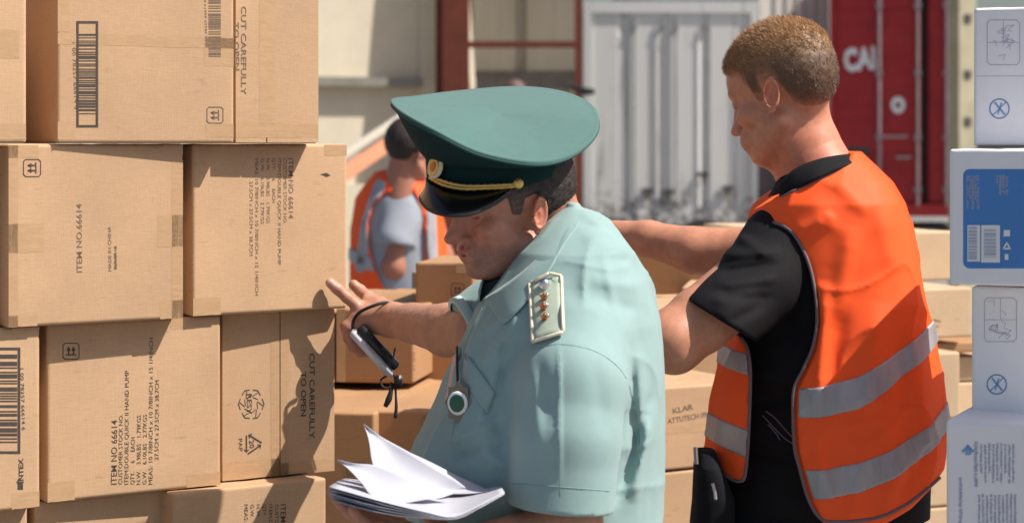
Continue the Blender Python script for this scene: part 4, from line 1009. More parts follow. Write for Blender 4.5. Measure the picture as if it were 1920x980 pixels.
# epaulette with braid, button and three stars
ep = patch('epaulette', [(993, 531), (1052, 517), (1056, 622), (999, 640)], 6, 10, mat('pale_green_epaulette_cloth', (.40, .47, .38), rough=.8, noise=.05, nscale=80), off, .007, .003)
for A_, B_ in (((993, 531), (999, 640)), ((999, 640), (1056, 622)), ((1056, 622), (1052, 517)), ((993, 531), (1030, 512)), ((1030, 512), (1052, 517))):
    W = MB(); W.tube([surf(A_[0] + (B_[0] - A_[0]) * t / 8, A_[1] + (B_[1] - A_[1]) * t / 8, .008) for t in range(9)], .0026, 6); W.build('braid', M['cream'], ep, True)
c = surf(1020, 533, .0125); MB().sphere(c, .0080, sq=(1, .7, 1)).build('button', M['silver'], ep, True)
for px, py in ((1020, 556), (1019, 575), (1021, 594)):
    c = surf(px, py, .0105); W = MB(); pts = []
    for j in range(10):
        a = R(90 + 36 * j); rr = .0085 if j % 2 == 0 else .0042; pts.append(c + np.array((rr * math.cos(a), 0, rr * math.sin(a))))
    ap = c + np.array((0, -.004, 0)); W.add(pts + [ap, c + np.array((0, .003, 0))], [(10, j, (j + 1) % 10) for j in range(10)] + [(11, (j + 1) % 10, j) for j in range(10)]); W.build('star', M['bronze'], ep)
    MB().sphere(c + np.array((.004, -.003, .003)), .0026).build('star_glint', M['silver'], ep, True)
# cuff of the far sleeve
W = MB(); cc = P(862, 628, 3.27); ax = cfN / np.linalg.norm(cfN)
legs(off, P(1010, 0, OY)[0], OY - OSH + .02, 1.04, M['greentrousers'], 1.35, .205, .17)

# cap
capo = off
def loopc(pts, n=72):
    p = np.array(pts); k = len(p); e = np.vstack([p, p, p]); s = spline(e, 3 * k * 40 + 1); m = len(s); a = s[m // 3: 2 * m // 3]
    d = np.r_[0, np.cumsum(np.linalg.norm(np.diff(a, axis=0), axis=1))]; t = np.linspace(0, d[-1], n, endpoint=False)
    return np.stack([np.interp(t, d, a[:, i]) for i in range(3)], 1)
def ring_at(center, ref, loop, n=72):
    """re-time a loop by bearing round a centre so that rings match up"""
    b = np.unwrap(np.arctan2(loop[:, 1] - center[1], loop[:, 0] - center[0])); s = 1 if b[-1] > b[0] else -1
    b = b * s; b0 = b[0]; tt = np.linspace(0, 2 * math.pi, n, endpoint=False); base = (math.pi * s) * s
    L = np.vstack([loop, loop, loop]); B = np.concatenate([b - 2 * math.pi, b, b + 2 * math.pi]); q = np.linspace(0, 2 * math.pi, n, endpoint=False)
    q = (q - b0) % (2 * math.pi) + b0; return np.stack([np.interp(q, B, L[:, i]) for i in range(3)], 1)
rim = loopc([P(735, 193, 3.10), P(758, 214, 3.03), P(815, 245, 2.99), P(900, 286, 2.985), P(1000, 304, 3.00), P(1065, 292, 3.04), P(1110, 259, 3.10), P(1122, 224, 3.16), P(1102, 193, 3.24), P(1045, 171, 3.31), P(965, 164, 3.335), P(860, 172, 3.29), P(780, 182, 3.20), P(742, 186, 3.13)], 400)
bot = loopc([P(800, 336, 3.105), P(835, 352, 3.065), P(885, 358, 3.048), P(945, 352, 3.050), P(1010, 336, 3.075), P(1060, 312, 3.13), P(1066, 302, 3.19), P(1030, 298, 3.245), P(960, 300, 3.262), P(880, 308, 3.235), P(825, 320, 3.17)], 400)
NC = 96; cR = rim.mean(0); cB = bot.mean(0)
rimR = ring_at(cR, None, rim, NC); botR = ring_at(cB, None, bot, NC)
bt_ = botR + np.array((0, 0, .030)) + (botR - cB) * (1, 1, 0) * .015
def sm(t): return t * t * (3 - 2 * t)
G = [botR - np.array((0, 0, .004)), botR, botR * .5 + bt_ * .5, bt_]
MBk = MB().grid([[tuple(q) for q in np.vstack([g, g[:1]])] for g in G]); band = MBk.build('cap_band', M['capband'], off, True)
G = [bt_ + (botR - cB) * (1, 1, 0) * .004]
for t in (.12, .3, .5, .7, .86, .96): G.append(bt_ * (1 - t) + rimR * t + np.array((0, 0, -.010)) * math.sin(math.pi * t) * .8)
G.append(rimR + np.array((0, 0, -.003))); MB().grid([[tuple(q) for q in np.vstack([g, g[:1]])] for g in G]).build('cap_flange', M['capband'], off, True)
G = [rimR + np.array((0, 0, -.0035)), rimR + (rimR - cR) * .008 + np.array((0, 0, -.001)), rimR + (rimR - cR) * .004 + np.array((0, 0, .002))]
cC = cR + np.array((.0, 0, -.004))
for s in (.975, .94, .88, .8, .68, .55, .4, .25, .1, .001):
    z = .0065 * (1 - s ** 4) + .002 * vnoise((rimR * s + cC * (1 - s)).astype(np.float32), (18, 18, 18)) * (1 - s)
    q = rimR * s + cC * (1 - s); q[:, 2] += z; G.append(q)
crown = MB().grid([[tuple(q) for q in np.vstack([g, g[:1]])] for g in G]).build('cap_crown', M['captop'], off, True)
MB().tube([tuple(q) for q in rimR + np.array((0, 0, -.0042))], .0021, 6, closed=True).build('piping', mat('dark_green_piping', (.015, .075, .07), rough=.8), crown, True)
vi = spline([P(958, 353, 3.048), P(925, 357, 3.044), P(885, 359, 3.046), P(835, 353, 3.062), P(800, 337, 3.105), P(812, 322, 3.16), P(840, 312, 3.21)], 30)
vo = spline([P(960, 357, 3.045), P(932, 380, 3.018), P(885, 401, 2.998), P(838, 404, 3.000), P(803, 393, 3.035), P(787, 372, 3.09), P(800, 352, 3.16)], 30)
strip('visor', vi, vo, 40, 8, M['visor'], off, .0025, puff=.007)
MB().tube([tuple(q) for q in vo], .0022, 6).build('visor_rim', M['black'], off, True)
for k in (0, 1):
    q = spline([P(806, 333 - 7 * k, 3.092), P(830, 346 - 7 * k, 3.056), P(868, 354 - 6 * k, 3.038), P(915, 353 - 5 * k, 3.036), P(955, 347 - 5 * k + 4, 3.042), P(972, 344, 3.045)], 60)
    W = MB(); W.tube([tuple(a + .0004 * np.array((0, math.cos(i * 1.9), math.sin(i * 1.9)))) for i, a in enumerate(q)], .0026, 6); W.build('gold_cord', M['gold'], off, True)
MB().sphere(P(972, 344, 3.038), .0075, sq=(1, .6, 1)).build('side_button', M['gold'], off, True)
MB().sphere(P(809, 322, 3.085), .006, sq=(1, .6, 1)).build('side_button', M['gold'], off, True)
def disc(W, c, u, v, w, r, ry, th, n=24):
    """bevelled oval disc with axes u, v and facing w"""
    G = [[tuple(c + u * (r * s * math.cos(6.2832 * j / n)) + v * (ry * s * math.sin(6.2832 * j / n)) + w * h) for j in range(n + 1)] for s, h in ((1, 0), (1, th * .6), (.9, th), (.5, th), (.001, th))]
    return W.grid(G)
bu = np.array((.62, -.75, 0)); bu /= np.linalg.norm(bu); bv = np.array((.12, 0, 1.)); bw = np.cross(bu, bv); bw /= np.linalg.norm(bw)
if bw[1] > 0: bw = -bw
bc = P(817, 313, 3.066)
cock = disc(MB(), bc, bu, bv, bw, .017, .0165, .003).build('cap_badge', M['cream'], off, True)
disc(MB(), bc + bw * .003, bu, bv, bw, .0115, .0125, .002).build('badge_ring', M['gold'], cock, True); disc(MB(), bc + bw * .005, bu, bv, bw, .006, .007, .001).build('badge_centre', M['bronze'], cock, True)

# badge hanging on the chest, on its strap, with a pink card behind
bd = empty('chest_badge', P(858, 755, 2.99), 0, 'round white and green metal badge on a dark strap hanging on the uniform chest', 'badge')
b0 = surf(859, 755, .012); e1, e2, e3 = np.array((.93, -.36, 0)), np.array((0, 0, 1.)), np.array((-.36, -.93, 0))
W = MB(); pts = []
for j in range(16):
    a = 6.2832 * j / 16; rr = .0245 if j % 2 == 0 else .0195; pts.append(b0 + e1 * rr * .85 * math.cos(a) + e2 * rr * 1.25 * math.sin(a))
W.poly(pts, -e3 * .002); W.build('star_plate', mat('dull_brass', (.20, .18, .14), rough=.4, metal=.7), bd)
disc(MB(), b0 + e3 * .001, e1, e2, e3, .0150, .0165, .003).build('badge_rim', M['white'], bd, True); disc(MB(), b0 + e3 * .004, e1, e2, e3, .0112, .0124, .0015).build('badge_centre', M['green'], bd, True)
W = MB(); W.tube([surf(857, 650, .003), surf(857, 680, .005), surf(858, 710, .007), surf(859, 735, .010)], [.0018, .0020, .0020, .0020], 8); W.build('strap', M['blackcord'], bd, True)
cd = [surf(849, 668, .004), surf(860, 660, .005), surf(853, 764, .006), surf(833, 754, .004)]
tag(MB().poly(cd, (0, .0015, 0)).build('name_card', M['pinkcard']), 'narrow pinkish card tucked behind the green and white chest badge', 'card')
# white lining of the far cuff
W = MB(); ax3 = np.array(P(840, 640, 3.27) - P(930, 602, 3.29)); ax3 /= np.linalg.norm(ax3); u3 = np.cross(ax3, (0, 1, 0)); u3 /= np.linalg.norm(u3); v3 = np.cross(ax3, u3); cc = P(876, 626, 3.27)
G = [[tuple(cc + ax3 * hh + (u3 * math.cos(6.2832 * j / 30) + v3 * math.sin(6.2832 * j / 30)) * rr) for j in range(31)] for rr, hh in ((.052, -.012), (.0595, -.010), (.0600, .004), (.052, .004))]
MB().grid(G).build('cuff', mat('pale_cuff_lining', (.45, .58, .56), rough=.8), off, True)

# ------------------------------------------------------------------ papers and device
pp = empty('paper_stack', P(780, 950, 2.86), 0, 'stack of white documents with two leaves lifted by the wind in the hand', 'papers')
def leaf(A_, B_, n=22, m=12, th=.0005, wav=0.0):
    a = spline(A_, n); b = spline(B_, n); G = []
    for i in range(m + 1):
        t = i / m; row = a * (1 - t) + b * t; row = row + np.array((0, -wav * math.sin(math.pi * t), wav * .5 * math.sin(math.pi * t))); G.append([tuple(q) for q in row])
    o = MB().grid(G).build('sheet', M['paper'], pp, True); md = o.modifiers.new('thick', 'SOLIDIFY'); md.thickness = th; md.offset = 0; return o
for k in range(5):                                                   # flat lower sheets
    d = k * 6.0; j = (0, 4, -3, 6, 2)[k]
    leaf([P(617 + j, 912 + d, 2.80), P(680 + j, 930 + d, 2.78), P(740, 946 + d * .8, 2.775), P(800, 960 + d * .45, 2.77), P(852 + j, 968 + d * .2, 2.78), P(905, 944 + d * .2, 2.80), P(946, 922 + d * .15, 2.83)],
         [P(648 + j, 896 + d, 3.00), P(700 + j, 902 + d, 3.00), P(750, 908 + d * .8, 2.99), P(800, 912 + d * .6, 2.985), P(850, 916 + d * .4, 2.98), P(905, 914 + d * .3, 2.98), P(935, 908 + d * .3, 2.98)], wav=.004)
leaf([P(632, 861, 2.88), P(665, 868, 2.87), P(705, 872, 2.87), P(760, 892, 2.86), P(810, 912, 2.86), P(850, 925, 2.86)],
     [P(632, 861, 2.882), P(655, 880, 2.85), P(678, 905, 2.83), P(700, 932, 2.81), P(742, 944, 2.80), P(800, 935, 2.82)], wav=-.006)
leaf([P(682, 794, 2.94), P(715, 818, 2.93), P(755, 840, 2.92), P(800, 865, 2.91), P(845, 892, 2.91), P(875, 914, 2.92)],
     [P(682, 794, 2.942), P(692, 826, 2.90), P(697, 862, 2.89), P(712, 898, 2.87), P(760, 925, 2.86), P(830, 928, 2.88)], wav=-.008)
leaf([P(700, 815, 2.965), P(740, 835, 2.96), P(800, 862, 2.95), P(860, 892, 2.95), P(905, 912, 2.95)], [P(720, 880, 2.92), P(760, 905, 2.91), P(810, 922, 2.90), P(870, 925, 2.90), P(930, 920, 2.90)], wav=-.004)

def P1(px, py, Y): return P0(px, py, Y + .055)
dv = empty('voice_recorder', P1(700, 660, 3.36), 0, 'slim silver pocket device hanging by a black wrist cord from the hand', 'pocket device')
a, b = P1(662, 618, 3.335), P1(737, 700, 3.345); d = (b - a); L = np.linalg.norm(d); d = d / L; s1 = np.array((d[2], 0, -d[0])); s1 = s1 if s1[0] > 0 else -s1; nn = np.cross(d, s1)
Rm = np.stack([d, s1, nn], 1)
def rbox(lo, hi, e=.002):
    import bmesh
    bm = bmesh.new(); bmesh.ops.create_cube(bm, size=1)
    for v_ in bm.verts: v_.co = [(lo[i] + hi[i]) / 2 + v_.co[i] * (hi[i] - lo[i]) for i in range(3)]
    bmesh.ops.bevel(bm, geom=list(bm.edges), offset=e, segments=3, affect='EDGES'); V_ = [tuple(v_.co) for v_ in bm.verts]; F_ = [tuple(v_.index for v_ in f_.verts) for f_ in bm.faces]; bm.free(); return np.array(V_), F_
def place(name, lo, hi, m, e=.002):
    V_, F_ = rbox(lo, hi, e); V_ = V_ @ Rm.T + a; return mesh_obj(name, V_, F_, m, dv)
place('silver_side', (0, -.010, -.010), (L, .0035, .010), mat('brushed_silver_plastic', (.62, .62, .68), rough=.3, metal=.15), .003)
place('black_body', (.004, .0030, -.0085), (L - .004, .019, .0085), M['black'], .002)
place('screen', (L * .62, .006, -.0112), (L * .95, .019, -.0101), mat('blue_grey_glass', (.10, .16, .30), rough=.1), .0005)
place('button', (.010, -.0075, -.004), (.020, -.0048, .004), mat('red_button', (.35, .04, .05), rough=.4), .001)
lp = spline([P1(661, 612, 3.345), P1(664, 598, 3.335), P1(676, 584, 3.328), P1(700, 573, 3.325), P1(722, 567, 3.335), P1(732, 572, 3.36), P1(726, 590, 3.385), P1(700, 610, 3.395), P1(672, 618, 3.38), P1(661, 614, 3.35)], 60)
MB().tube([tuple(q) for q in lp], .0028, 8).build('wrist_cord', M['blackcord'], dv, True)
for pts, r in (([P1(737, 698, 3.345), P1(741, 712, 3.343), P1(742, 740, 3.34), P1(743, 762, 3.34), P1(741, 783, 3.34)], [.0018, .0018, .0018, .0026, .0030]),
               ([P1(737, 700, 3.345), P1(724, 705, 3.34), P1(714, 712, 3.338), P1(717, 724, 3.335), P1(728, 727, 3.335), P1(737, 720, 3.34)], .0018),
               ([P1(734, 716, 3.34), P1(733, 732, 3.338), P1(729, 748, 3.337), P1(722, 762, 3.336)], [.0018, .0035, .0055, .0035]),
               ([P1(741, 652, 3.35), P1(738, 672, 3.348), P1(744, 690, 3.345)], .0016)):
    q = spline(pts, 14); rs = np.interp(np.linspace(0, 1, 14), np.linspace(0, 1, len(pts)), r if hasattr(r, '__len__') else [r] * len(pts)); MB().tube([tuple(x) for x in q], list(rs), 8).build('cord', M['blackcord'], dv, True)
V_, F_ = rbox((-.0065, -.004, -.010), (.0065, .004, .010), .002); mesh_obj('cord_lock', V_ + P1(747, 714, 3.338), F_, M['black'], dv)


P = P0
# ------------------------------------------------------------------ worker in the orange vest
WY = 3.60
wk = empty('person', (P(1560, 0, WY)[0], WY, 0), 0, 'fair haired man in black shirt and orange safety vest seen from behind, head bowed', 'person')
WF = frame_of((-math.cos(R(32)), math.sin(R(32))), R(18), R(0)); WC = P(1465, 170, WY).astype(np.float32); WS = .975
def wq(p): return ((p - WC) @ WF) / WS
wn1 = P(1494, 230, 3.615); wn2 = P(1540, 350, 3.60)
def f_whead(p): return smin(head_sdf(wq(p), .98, .98) * WS, chain(p, [wn1, P(1512, 290, 3.61), wn2], [.060, .061, .078], .02), .03)
vh, fh = sdf_mesh(f_whead, WC - (.15, .16, .24), WC + (.2, .16, .15), .0024)
we = P(1262, 640, 3.42); ws = P(1455, 490, 3.53); ww = P(1120, 640, 3.62)
hw = hand_prims(ww, (-.95, .3, .05), (0, -.3, .95), (-.2, .9, .2), curl=(.4, .5, .4))
def f_wL(p):
    d = chain(p, [ws, we * .75 + ws * .25, we], [.060, .055, .050], .01); d = smin(d, chain(p, [we, we * .6 + ww * .4, ww], [.050, .046, .030], .01), .02)
    d = smin(d, ell(p, P(1268, 668, 3.40), (.022, .022, .020)), .02)
    return smin(d, prim_sdf(p, hw), .012)
vL, fL = arm_mesh(f_wL, [ws, we, ww, ww - (.2, -.05, 0)], .08, .0030)
re, rw, rs_ = P(1402, 478, 3.86), P(1120, 438, 3.98), P(1600, 480, 3.72)
hr = hand_prims(rw, (-.95, .1, -.1), (0, -.2, .98), (-.1, -.95, -.2), curl=(.4, .5, .4))
def f_wR(p):
    d = chain(p, [rs_, re], [.058, .050]); d = smin(d, chain(p, [re, P(1300, 470, 3.89), P(1215, 448, 3.93), rw], [.048, .044, .034, .027], .012), .02)
    return smin(d, prim_sdf(p, hr), .012)
vR, fR = arm_mesh(f_wR, [rs_, re, rw, rw - (.2, 0, 0)], .08, .0034)
def f_core2(p): return ell(p, P(1570, 700, WY), (.14, .11, .38))
vc, fcx = sdf_mesh(f_core2, P(1570, 700, WY) - .42, P(1570, 700, WY) + .42, .012)
V, F = join_meshes([(vh, fh), (vL, fL), (vR, fR), (vc, fcx)]); SK2 = (.52, .235, .145)
col = np.tile(np.array(SK2), (len(V), 1)) * (1 + .09 * vnoise(V.astype(np.float32), (22, 22, 22)))[:, None]
col[:len(vh)] = head_col(wq(vh.astype(np.float32)), (.53, .235, .145), flush=.3, brow=(.3, .16, .08))
mesh_obj('body', V, F, M['skin'], wk, attrs={'col': np.clip(col, 0, 1)})
def f_whair(p):
    q = wq(p); m = sst(hair_mask(q, -.002), -.004, .03); top = sst(q[:, 2], .03, .09)
    return head_sdf(q) * WS - (-.0035 + .0040 * sst(hair_mask(q, -.002), -.004, .006) + .0020 * m + .0050 * top) - .0007 * vnoise(p, (90, 90, 90)) - .0004 * vnoise(p, (420, 420, 420))
v, f = sdf_mesh(f_whair, WC - .15, WC + .16, .0026); q = wq(v.astype(np.float32)); hm = hair_mask(q, -.002); keep = hm > -.006; f = f[keep[f].all(1)]
N = vnormals(v, f); fade = sst(hm, .0, .055); top = sst(q[:, 2], .02, .08)
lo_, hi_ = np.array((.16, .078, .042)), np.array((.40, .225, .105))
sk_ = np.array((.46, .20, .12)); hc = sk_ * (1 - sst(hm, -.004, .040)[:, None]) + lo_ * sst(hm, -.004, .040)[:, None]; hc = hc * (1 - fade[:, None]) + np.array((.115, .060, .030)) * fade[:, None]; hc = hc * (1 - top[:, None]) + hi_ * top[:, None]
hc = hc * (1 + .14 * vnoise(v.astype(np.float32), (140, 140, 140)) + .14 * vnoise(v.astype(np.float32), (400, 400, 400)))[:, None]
A1 = hair_tufts(v, N, 60000, .0090, .00042, (-.95, .25, .55), 5, mask=np.where(keep, top, 0), jit=.22); A2 = hair_tufts(v, N, 70000, .0050, .00034, (.4, .1, -1.6), 6, mask=np.where(keep, .10 + .9 * fade * (1 - top), 0), jit=.3)
tv, tf = join_meshes([A1[:2], A2[:2]]); ti = np.concatenate([A1[2], A2[2]])
M['fairhair'] = mat('fair_short_hair', (.3, .2, .1), rough=.55, noise=.16, nscale=330, attr='col', bump=.3, bscale=420)
rr_ = np.random.default_rng(8).choice([.78, .92, 1.05, 1.18, 1.3], len(ti))
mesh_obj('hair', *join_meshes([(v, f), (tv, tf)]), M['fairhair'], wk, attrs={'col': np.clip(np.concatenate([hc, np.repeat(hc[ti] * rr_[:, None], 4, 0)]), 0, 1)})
# shirt
wt = col_tab([(300, 1500, 1595, .06), (330, 1465, 1640, .09), (360, 1450, 1668, .11), (400, 1425, 1690, .125), (450, 1405, 1702, .135), (520, 1395, 1712, .14), (600, 1390, 1722, .14), (700, 1378, 1738, .145), (800, 1362, 1745, .15), (900, 1345, 1742, .15), (960, 1335, 1735, .145)], WY)
scrW = [(1350, 480, 1470, 470, .008, .005), (1340, 512, 1465, 492, .007, -.005), (1330, 530, 1462, 520, .008, .0055), (1335, 548, 1450, 556, .008, -.005), (1320, 560, 1420, 545, .008, .004), (1350, 600, 1440, 560, .010, -.005), (1385, 440, 1440, 480, .009, .004), (1318, 574, 1405, 634, .003, -.003)]
wHa, wHb = P(1296, 566, 3.42), P(1404, 632, 3.42); wHn = np.array((-(wHb - wHa)[2], 0, (wHb - wHa)[0])); wHn = wHn / np.linalg.norm(wHn)
def f_wsleeve(p):
    d = chain(p, [P(1478, 470, 3.55), P(1425, 530, 3.49), P(1345, 606, 3.42)], [.088, .072, .064], .015) - creases(p, 3.44, 3.52, scrW) - .002 * vnoise(p, (16, 16, 16), 4)
    return smax(d, -plane(p, wHa, -wHn if wHn[0] < 0 else wHn), .002)
def f_wtorso(p): return column(p, wt, 2.3)
def f_wshirt(p):
    d = f_wtorso(p) - .004 * vnoise(p, (9, 9, 7), 1) - .004 * ridged(p, (9, 9, 9), 51, 4) - creases(p, 3.5, 3.6, [(1440, 560, 1500, 640, .012, -.008), (1410, 690, 1480, 720, .01, .006), (1410, 760, 1490, 740, .009, -.006), (1380, 850, 1500, 862, .006, -.006), (1400, 800, 1480, 830, .01, .006)])
    d = smin(d, f_wsleeve(p), .014); d = smin(d, smax(cap(p, P(1590, 480, 3.70), P(1470, 478, 3.84), .068, .062), plane(p, P(1455, 478, 3.84), (-1, 0, 0)), .002), .014)
    return smax(d, -chain(p, [P(1500, 260, 3.62), P(1530, 330, 3.61)], [.055, .063]), .006)
v, f = sdf_mesh(f_wshirt, P(1270, 975, 3.6) - (.02, .34, 0), P(1770, 290, 3.6) + (.02, .42, .02), .0044); mesh_obj('shirt', v, f, M['blacktee'], wk)
strip('shirt_collar', [P(1456, 352, 3.53), P(1490, 318, 3.51), P(1540, 298, 3.51), P(1590, 290, 3.55), P(1600, 292, 3.62)], [P(1462, 368, 3.50), P(1500, 352, 3.478), P(1545, 330, 3.475), P(1598, 306, 3.51), P(1612, 300, 3.62)], 24, 6, M['blacktee'], wk, .003, puff=.007)
# vest: an outer garment shell cut by its outline
wv = col_tab([(285, 1480, 1612, .075), (310, 1455, 1638, .10), (340, 1438, 1668, .125), (380, 1412, 1692, .145), (420, 1400, 1704, .152), (480, 1392, 1716, .158), (550, 1382, 1727, .162), (650, 1352, 1745, .170), (720, 1338, 1759, .178), (790, 1333, 1768, .185), (840, 1326, 1772, .19), (980, 1322, 1772, .195)], WY)
vcr = [(1490, 440, 1570, 400, .012, .004), (1560, 330, 1640, 410, .014, .004), (1600, 420, 1560, 620, .018, .006), (1545, 520, 1530, 760, .013, .009), (1580, 560, 1556, 760, .016, -.005),
       (1650, 560, 1610, 800, .020, .005), (1690, 600, 1700, 860, .020, -.005), (1725, 620, 1745, 880, .016, .005), (1540, 800, 1660, 782, .008, .0035), (1700, 860, 1640, 970, .018, .006), (1750, 830, 1680, 930, .014, -.005),
       (1640, 340, 1680, 520, .018, .004), (1520, 830, 1545, 970, .016, .004)]
def f_vbase(p): return column(p, wv, 2.3) - creases(p, 3.44, 3.58, vcr) - .0045 * vnoise(p, (8, 8, 5), 5) - .0010 * vnoise(p, (24, 24, 12), 6) - .0065 * ridged(p, (6, 6, 1.8), 31, 8, .7) - .0028 * ridged(p, (10, 10, 12), 47, 8, .6)
BACK = [(1612, 284), (1600, 300), (1560, 325), (1500, 352), (1462, 370), (1440, 386), (1405, 410), (1395, 425), (1440, 420), (1468, 424), (1492, 444), (1515, 490), (1528, 545), (1532, 600), (1524, 650), (1506, 692), (1489, 726), (1486, 780), (1490, 840), (1500, 880), (1514, 930), (1532, 966), (1560, 978), (1640, 972), (1700, 946), (1740, 915), (1780, 885), (1800, 800), (1800, 284)]
FRONT = [(1389, 628), (1402, 655), (1407, 700), (1405, 780), (1402, 840), (1398, 892), (1390, 903), (1372, 899), (1345, 880), (1322, 850), (1300, 840), (1300, 628)]
vY = 3.47
BW = [XZ(a, b, vY) for a, b in BACK]; FW = [XZ(a, b, vY) for a, b in FRONT]
def f_region(p):
    # on the far side of the body the same outline closes round the chest
    s = p.copy(); return np.minimum(poly2(s, BW), poly2(s, FW))
def f_vest(p): return smax(smax(f_vbase(p), f_region(p), .003), -chain(p, [P(1480, 250, 3.62), P(1524, 312, 3.60)], [.060, .066]), .004)
vlo, vhi = P(1290, 1000, 3.6) - (.02, .30, 0), P(1810, 280, 3.6) + (.02, .30, .02)
v, f = sdf_mesh(f_vest, vlo, vhi, .0042)
rg_ = f_region(v.astype(np.float32)); vest = mesh_obj('safety_vest', v, f, M['vest'], wk)
# edge binding along the garment outline, on its near side
def on_vest(px, py, lift): return surf(px, py, lift, Y0=3.2, F_=f_vbase)
def bind(pts, r=.0030):
    q = spline([(*a, 0) for a in pts], len(pts) * 5)[:, :2]; MB().tube([tuple(on_vest(a[0], a[1], .0004)) for a in q], r, 6).build('edge_binding', M['binding'], vest, True)
bind([(1404, 412), (1440, 416), (1468, 423), (1492, 444), (1515, 490), (1528, 545), (1532, 600), (1524, 650), (1506, 692), (1489, 728), (1487, 780), (1490, 840), (1500, 880), (1514, 930), (1533, 965), (1560, 977), (1640, 971), (1698, 946), (1738, 916), (1762, 895)])
bind([(1390, 632), (1402, 655), (1407, 700), (1405, 780), (1402, 840), (1397, 890), (1389, 901), (1372, 898), (1345, 879), (1328, 856)])
bind([(1590, 307), (1560, 325), (1500, 352), (1464, 369)], .0022)
# reflective stripes: same shell a little proud, cut to a slanting band
def band(top, botl, Y):
    tx = [XZ(a, b, Y) for a, b in top]; bx_ = [XZ(a, b, Y) for a, b in botl]; X1, Z1 = np.array([q[0] for q in tx]), np.array([q[1] for q in tx]); X2, Z2 = np.array([q[0] for q in bx_]), np.array([q[1] for q in bx_])
    return lambda p: np.maximum(p[:, 2] - np.interp(p[:, 0], X1, Z1), np.interp(p[:, 0], X2, Z2) - p[:, 2]).astype(np.float32) * .9
def wbend(f): return f
S = [band([(1484, 723), (1530, 718), (1600, 701), (1660, 670), (1700, 646), (1744, 617), (1790, 590)], [(1484, 776), (1530, 774), (1600, 759), (1660, 725), (1700, 695), (1750, 666), (1790, 640)], vY),
     band([(1484, 871), (1540, 868), (1600, 857), (1660, 838), (1700, 817), (1740, 796), (1772, 777), (1800, 760)], [(1484, 924), (1540, 921), (1600, 911), (1660, 890), (1700, 868), (1740, 846), (1772, 822), (1800, 806)], vY),
     band([(1320, 650), (1340, 653), (1405, 664)], [(1320, 688), (1345, 690), (1408, 705)], vY), band([(1320, 787), (1335, 789), (1404, 804)], [(1320, 834), (1337, 837), (1404, 858)], vY)]
for i, b_ in enumerate(S):
    reg = BW if i < 2 else FW
    def f_st(p, b_=b_, reg=reg): return np.maximum(np.maximum(np.maximum(f_vbase(p) - .0022, b_(p)), poly2(p, reg) + .002), p[:, 1] - 3.72)
    x0 = 1470 if i < 2 else 1300; x1 = 1800 if i < 2 else 1425; y0, y1 = ((580, 790), (750, 940), (635, 720), (775, 870))[i]
    v, f = sdf_mesh(f_st, P(x0, y1, vY) - (.01, .12, .01), P(x1, y0, vY) + (.05, .3, .02), .0036); mesh_obj('reflective_stripe', v, f, M['reflect'], vest)
# belt pouch and trousers
tr = legs(wk, P(1540, 0, WY)[0], WY, 1.075, M['trousers'], .9, .165, .15)
v, f = sdf_mesh(lambda p: smax(column(p, col_tab([(880, 1345, 1735, .14), (930, 1335, 1730, .142), (1000, 1325, 1715, .145), (1080, 1330, 1700, .145)], WY), 2.3) - .004 * vnoise(p, (12, 12, 20)), P(0, 925, WY)[2] * 0 + p[:, 2] - P(0, 918, WY)[2], .004), P(1300, 1090, WY) - (0, .2, 0), P(1760, 900, WY) + (0, .2, .0), .006)
mesh_obj('trouser_waist', v, f, M['trousers'], wk)
pc = empty('tool_pouch', P(1322, 930, 3.5), 0, 'black tool pouch on the hip beside the small orange front panel', 'pouch')
v, f = sdf_mesh(lambda p: smax(column(p, col_tab([(838, 1306, 1338, .03), (870, 1300, 1350, .05), (930, 1298, 1375, .06), (1100, 1292, 1380, .06)], 3.50), 3.0) - .003 * vnoise(p, (20, 20, 20)), p[:, 2] - P(0, 842, 3.5)[2], .004), P(1275, 1110, 3.5) - (0, .1, 0), P(1400, 820, 3.5) + (0, .1, 0), .0045); mesh_obj('bag', v, f, M['trousers'], pc)
W = MB(); W.tube([P(1304, 838, 3.45), P(1306, 870, 3.44)], .004, 8); W.build('buckle', M['silver'], pc); W = MB(); W.tube([P(1336, 905, 3.435), P(1340, 920, 3.435), P(1342, 935, 3.436)], .003, 6); W.build('clip', M['silver'], pc)
# draw cords at the waist
for pts in ([(1430, 778), (1450, 800), (1470, 820), (1488, 832)], [(1436, 770), (1455, 785), (1475, 808), (1490, 824)], [(1440, 795), (1455, 812), (1462, 824)]):
    q = spline([(*a_, 0) for a_ in pts], 14)[:, :2]; MB().tube([tuple(surf(a_[0], a_[1], .001, Y0=3.2, F_=f_wshirt)) for a_ in q], .0011, 6).build('draw_cord', M['binding'], wk, True)

